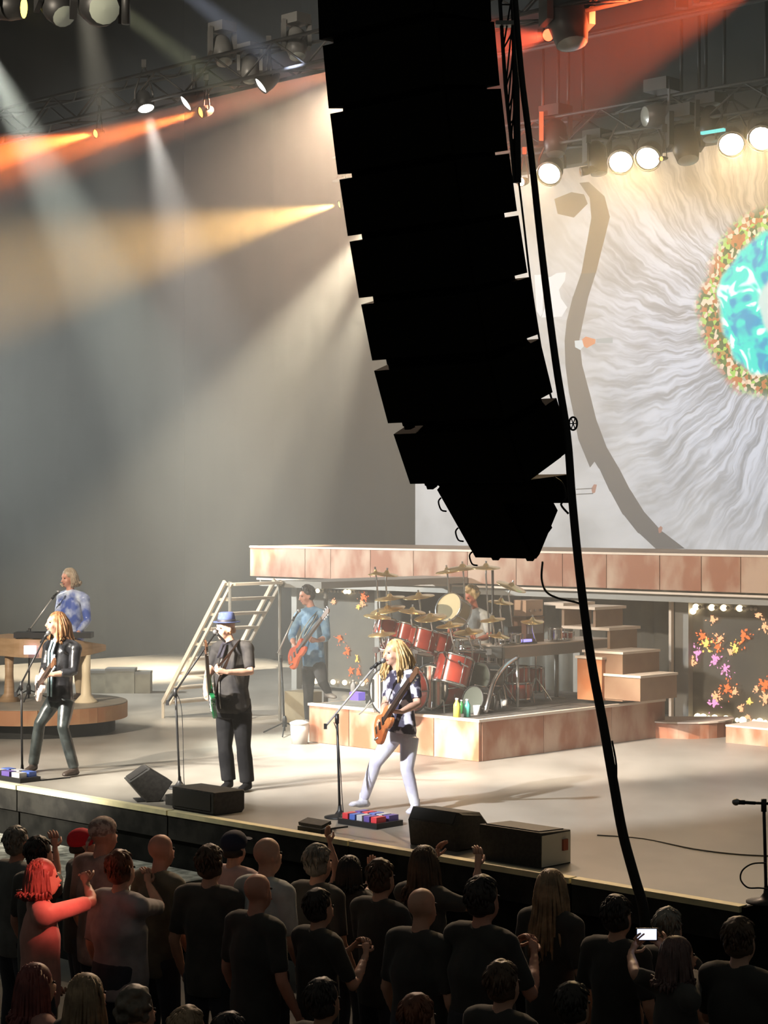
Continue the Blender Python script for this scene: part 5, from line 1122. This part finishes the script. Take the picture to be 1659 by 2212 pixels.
# ================================================================== the crowd, seen from behind
def bald(t, hp, ax, k): pass
def red_cap(t, hp, ax, k, c=(.70, .02, .04), nm='red_cap_cloth', nm2='cap'):
    m_ = mat(nm, c, rough=.8); o = MB().ell(hp(0, -.012, .055), (.094 * k, .114 * k, .088 * k), ax, 16, 10).build(nm2, m_, t, True)
    b = MB(); pts = [hp(.078 * math.cos(a), .088 + .078 * math.sin(a), .055) for a in [math.pi * i / 8 for i in range(9)]]
    n = len(pts); vs = pts + [p - ax[2] * .01 for p in pts]; b.add(vs, [tuple(range(n)), tuple(range(2 * n - 1, n - 1, -1))] + [(i, i + n, (i + 1) % n + n, (i + 1) % n) for i in range(n)]); b.build('visor', m_, o)
def navy_cap(t, hp, ax, k): red_cap(t, hp, ax, k, (.02, .025, .06), 'navy_cap_cloth')
def bandana(t, hp, ax, k):
    m_ = mat('checked_bandana', (.30, .20, .18), (.62, .50, .44), rough=.8, scale=30, lo=.45, hi=.55)
    o = MB().ell(hp(0, -.010, .050), (.083 * k, .103 * k, .082 * k), ax, 16, 10).build('bandana', m_, t, True)
    MB().tube([hp(-.01, -.10, .01), hp(-.02, -.125, -.03), hp(-.025, -.13, -.08)], [.014, .012, .004], 6).build('knot', m_, o, True)
def hm(name, c): return mat('hair_' + name, c, tuple(x * 1.9 for x in c), rough=.5, scale=14)
H_dark, H_brown, H_auburn, H_grey, H_light = hm('dark', (.018, .013, .010)), hm('brown', (.06, .035, .02)), hm('auburn', (.12, .04, .018)), hm('grey', (.16, .15, .13)), hm('light', (.22, .15, .09))
def cl(name, c, v=1.5): return mat('crowd_' + name, c, tuple(min(1, x * v) for x in c), rough=.85, scale=6, sheen=.2)
C_black, C_dark, C_grey, C_olive, C_char = cl('black', (.030, .029, .026)), cl('dark', (.05, .047, .042)), cl('grey', (.30, .27, .28)), cl('olive', (.10, .095, .07)), cl('charcoal', (.12, .12, .115))
C_coral, C_pale, C_silver, C_plaid = cl('coral', (.60, .27, .22), 1.3), cl('pale_pink', (.50, .35, .34), 1.3), cl('silver', (.42, .45, .45), 1.4), cl('plaid', (.26, .17, .15), 2.2)
C_jean = cl('jeans', (.025, .028, .04))
S1, S2, S3 = M_skin1, M_skin2, smat('skin_tan', (.50, .28, .19))
def crowd(px, py, h, label, hair=None, top=C_black, skin=S1, yaw=0, pose='down', girth=1.0, sleeve=.42, hat=None, R_=None, L_=None, curl=.5, dY=0, lean=0.0):
    Y = FPX * (CAMZ - h) / (py - CY) + dY; k = h / 1.75; b = P(px, py, Y); b.z = 0
    f = Matrix.Rotation(math.radians(yaw), 3, 'Z') @ VV; r = f.cross(UP)
    def q(x, y, z): return b + r * x * k + f * y * k + UP * z * k
    J = dict(hd=q(0, .01 + lean, 1.63), nk=q(0, -.02 + lean * .8, 1.475), pv=q(0, -.02, .95), fd=f + UP * .08, bd=f)
    for s, m in (('R', 1), ('L', -1)):
        J['sh' + s] = q(m * .19, -.02 + lean * .7, 1.42); J['hip' + s] = q(m * .09, -.02, .92); J['kn' + s] = q(m * .10, .01, .50); J['an' + s] = q(m * .11, -.03, .085); J['to' + s] = q(m * .13, .11, .03)
        po = pose if isinstance(pose, str) else pose[0 if s == 'R' else 1]
        e, w, hn = {'down': ((.26, -.03, 1.12), (.27, .10, .88), (.26, .16, .79)), 'clap': ((.28, .08, 1.14), (.09, .33, 1.30), (.03, .38, 1.38)), 'high': ((.30, .16, 1.36), (.20, .30, 1.60), (.18, .33, 1.70)), 'up': ((.28, .06, 1.60), (.24, .16, 1.84), (.23, .20, 1.94)), 'phone': ((.26, .16, 1.28), (.13, .38, 1.50), (.07, .42, 1.57))}[po]
        J['el' + s] = q(m * e[0], e[1], e[2]); J['wr' + s] = q(m * w[0], w[1], w[2]); J['hn' + s] = q(m * hn[0], hn[1], hn[2])
    for s, ov in (('R', R_), ('L', L_)):                            # an arm whose elbow and wrist the photograph shows
        if ov:
            J['el' + s], J['wr' + s], J['hn' + s] = [P(x, y, Y + d) for x, y, d in ov]
    return person(label, J, skin, top, C_jean, C_black, hair, sleeve, .020, k, girth, curl, 'people in the crowd', hat=hat, detail=False, palm={'R': -r + f * .3, 'L': r + f * .3})
crowd(38, 1790, 1.68, 'person with thin pale hair at the far left edge of the crowd', ('short', H_grey, 0), C_char, S2)
crowd(86, 1812, 1.71, 'dark haired person with both fists raised, left of the red cap', ('short', H_dark, 0), C_dark, S2, R_=((122, 1895, .3), (119, 1835, .4), (117, 1815, .42)))
crowd(176, 1794, 1.63, 'person in a red cap in the front rows', ('fringe', H_dark, 0), C_black, S2, yaw=-25, hat=red_cap)
crowd(222, 1766, 1.86, 'tall person in a checked bandana and patterned shirt', None, C_plaid, S2, hat=bandana, girth=1.1)
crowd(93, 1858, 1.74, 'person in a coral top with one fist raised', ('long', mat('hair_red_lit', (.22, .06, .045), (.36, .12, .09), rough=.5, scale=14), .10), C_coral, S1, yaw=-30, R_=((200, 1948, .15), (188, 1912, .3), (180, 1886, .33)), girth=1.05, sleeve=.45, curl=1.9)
crowd(262, 1842, 1.75, 'person with auburn hair and a loose grey shirt, one hand raised', ('short', H_auburn, 0), C_grey, S1, yaw=6, R_=((346, 1960, .25), (322, 1912, .45), (317, 1882, .5)), girth=1.3, sleeve=.46)
crowd(347, 1802, 1.77, 'bald person in dark clothes between the grey shirt and the pale pink shirt', None, C_olive, S2)
crowd(455, 1830, 1.77, 'brown haired person just left of the pale pink shirt', ('short', H_brown, 0), C_dark, S1, yaw=20)
crowd(506, 1799, 1.69, 'person in a navy cap and pale pink shirt', ('fringe', H_dark, 0), C_pale, S1, hat=navy_cap, yaw=10)
crowd(577, 1809, 1.85, 'bald person in a silvery shirt', None, C_silver, S1)
crowd(556, 1887, 1.74, 'balding person in a black shirt in front of the silvery shirt', None, C_black, S2, girth=1.1)
crowd(688, 1829, 1.72, 'person with cropped grey hair beside the raised arm', ('short', H_grey, 0), C_dark, S1)
crowd(758, 1850, 1.55, 'dark haired person with one bare arm thrown up high', ('long', H_dark, .12), C_black, S1, L_=((728, 1885, .1), (713, 1826, .1), (705, 1790, .1)), R_=((795, 1925, .1), (800, 1890, .2), (802, 1870, .2)), sleeve=.3, curl=.2)
crowd(690, 1926, 1.62, 'dark person clapping in front of the cropped grey hair', ('short', H_dark, 0), C_black, S1, pose='clap', yaw=-8)
crowd(824, 1862, 1.70, 'person with wavy dark hair right of the thrown up arm', ('short', H_brown, 0), C_black, S1, pose='clap')
crowd(920, 1829, 1.75, 'long haired person with both hands lifted behind the monitor', ('long', H_brown, .24), C_dark, S1, pose='high', sleeve=.35)
crowd(911, 1918, 1.76, 'bald broad shouldered person in black, centre of the crowd', None, C_black, S1, girth=1.2)
crowd(1044, 1899, 1.86, 'big person in black right of the bald broad shouldered one', ('short', H_dark, 0), C_black, S2, girth=1.28, pose='clap')
crowd(1194, 1880, 1.74, 'person with very long hair in front of the lone stage box', ('long', H_light, .42), C_black, S1, girth=1.05)
crowd(1335, 1940, 1.70, 'dark haired person left of the hanging cable foot', ('short', H_dark, 0), C_black, S1)
crowd(1446, 1966, 1.62, 'person with greying hair behind the phone', ('short', H_grey, 0), C_black, S1)
Yp = FPX * (CAMZ - 1.62) / (2026 - CY)
crowd(1466, 2026, 1.62, 'person with a pinkish crown holding a phone up', ('long', hm('ash', (.10, .06, .055)), .16), C_dark, S1, R_=((1500, 2110, .2), (1436, 2050, .42), (1420, 2032, .45)), L_=((1372, 2105, .1), (1362, 2060, .40), (1376, 2034, .44)), yaw=-28, sleeve=.5)
ph = thing('phone', 'lit phone held up sideways by a person in the crowd', 'phone', P(1397, 2018, Yp + .44)); c = P(1397, 2018, Yp + .44)
MB().box(c, (.125, .010, .072)).build('case', M_black, ph); MB().box(c - EY * .0065, (.112, .002, .062)).build('screen', flat('phone_screen', (.62, .72, 1.0), 1.6), ph)
MB().box(c - EY * .0080 + Vector((.012, 0, -.006)), (.05, .001, .03)).build('screen_image', flat('phone_image', (.95, .97, 1), 2.0), ph); MB().lathe([(.008, 0), (.008, .004)], c + EY * .005 + Vector((-.045, 0, .02)), EY, 10).build('lens', M_black, ph)
crowd(1600, 1988, 1.74, 'person in black at the right edge of the crowd', ('short', H_brown, 0), C_black, S1, girth=1.1, pose='clap')
crowd(1088, 2082, 1.66, 'dark head low in front, right of centre', ('short', H_brown, 0), C_black, S1)
crowd(905, 2154, 1.64, 'reddish brown head at the bottom edge, right of centre', ('short', H_auburn, 0), C_black, S1)
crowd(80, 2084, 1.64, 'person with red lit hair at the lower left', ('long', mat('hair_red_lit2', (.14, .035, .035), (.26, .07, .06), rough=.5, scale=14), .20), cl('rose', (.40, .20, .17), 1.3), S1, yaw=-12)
crowd(190, 2106, 1.66, 'person with long brown hair lit on one side at the lower left', ('long', H_light, .30), C_black, S1)
crowd(298, 2142, 1.62, 'person with fluffy greyish hair at the bottom left', ('curly', hm('fluffy', (.11, .09, .07)), 0), C_dark, S1)
crowd(408, 2182, 1.62, 'blond crown at the bottom edge, left of centre', ('short', H_light, 0), C_dark, S1)
crowd(500, 2194, 1.60, 'lowest head at the bottom edge beside the blond crown', ('short', H_dark, 0), C_black, S1)
crowd(1240, 2150, 1.62, 'dark person lost in shadow at the bottom right of centre', ('short', H_dark, 0), C_black, S3, dY=.2)
crowd(700, 2120, 1.60, 'dark person lost in shadow at the bottom centre', ('short', H_dark, 0), C_black, S3)
bpy.data.scenes.remove(WORK)
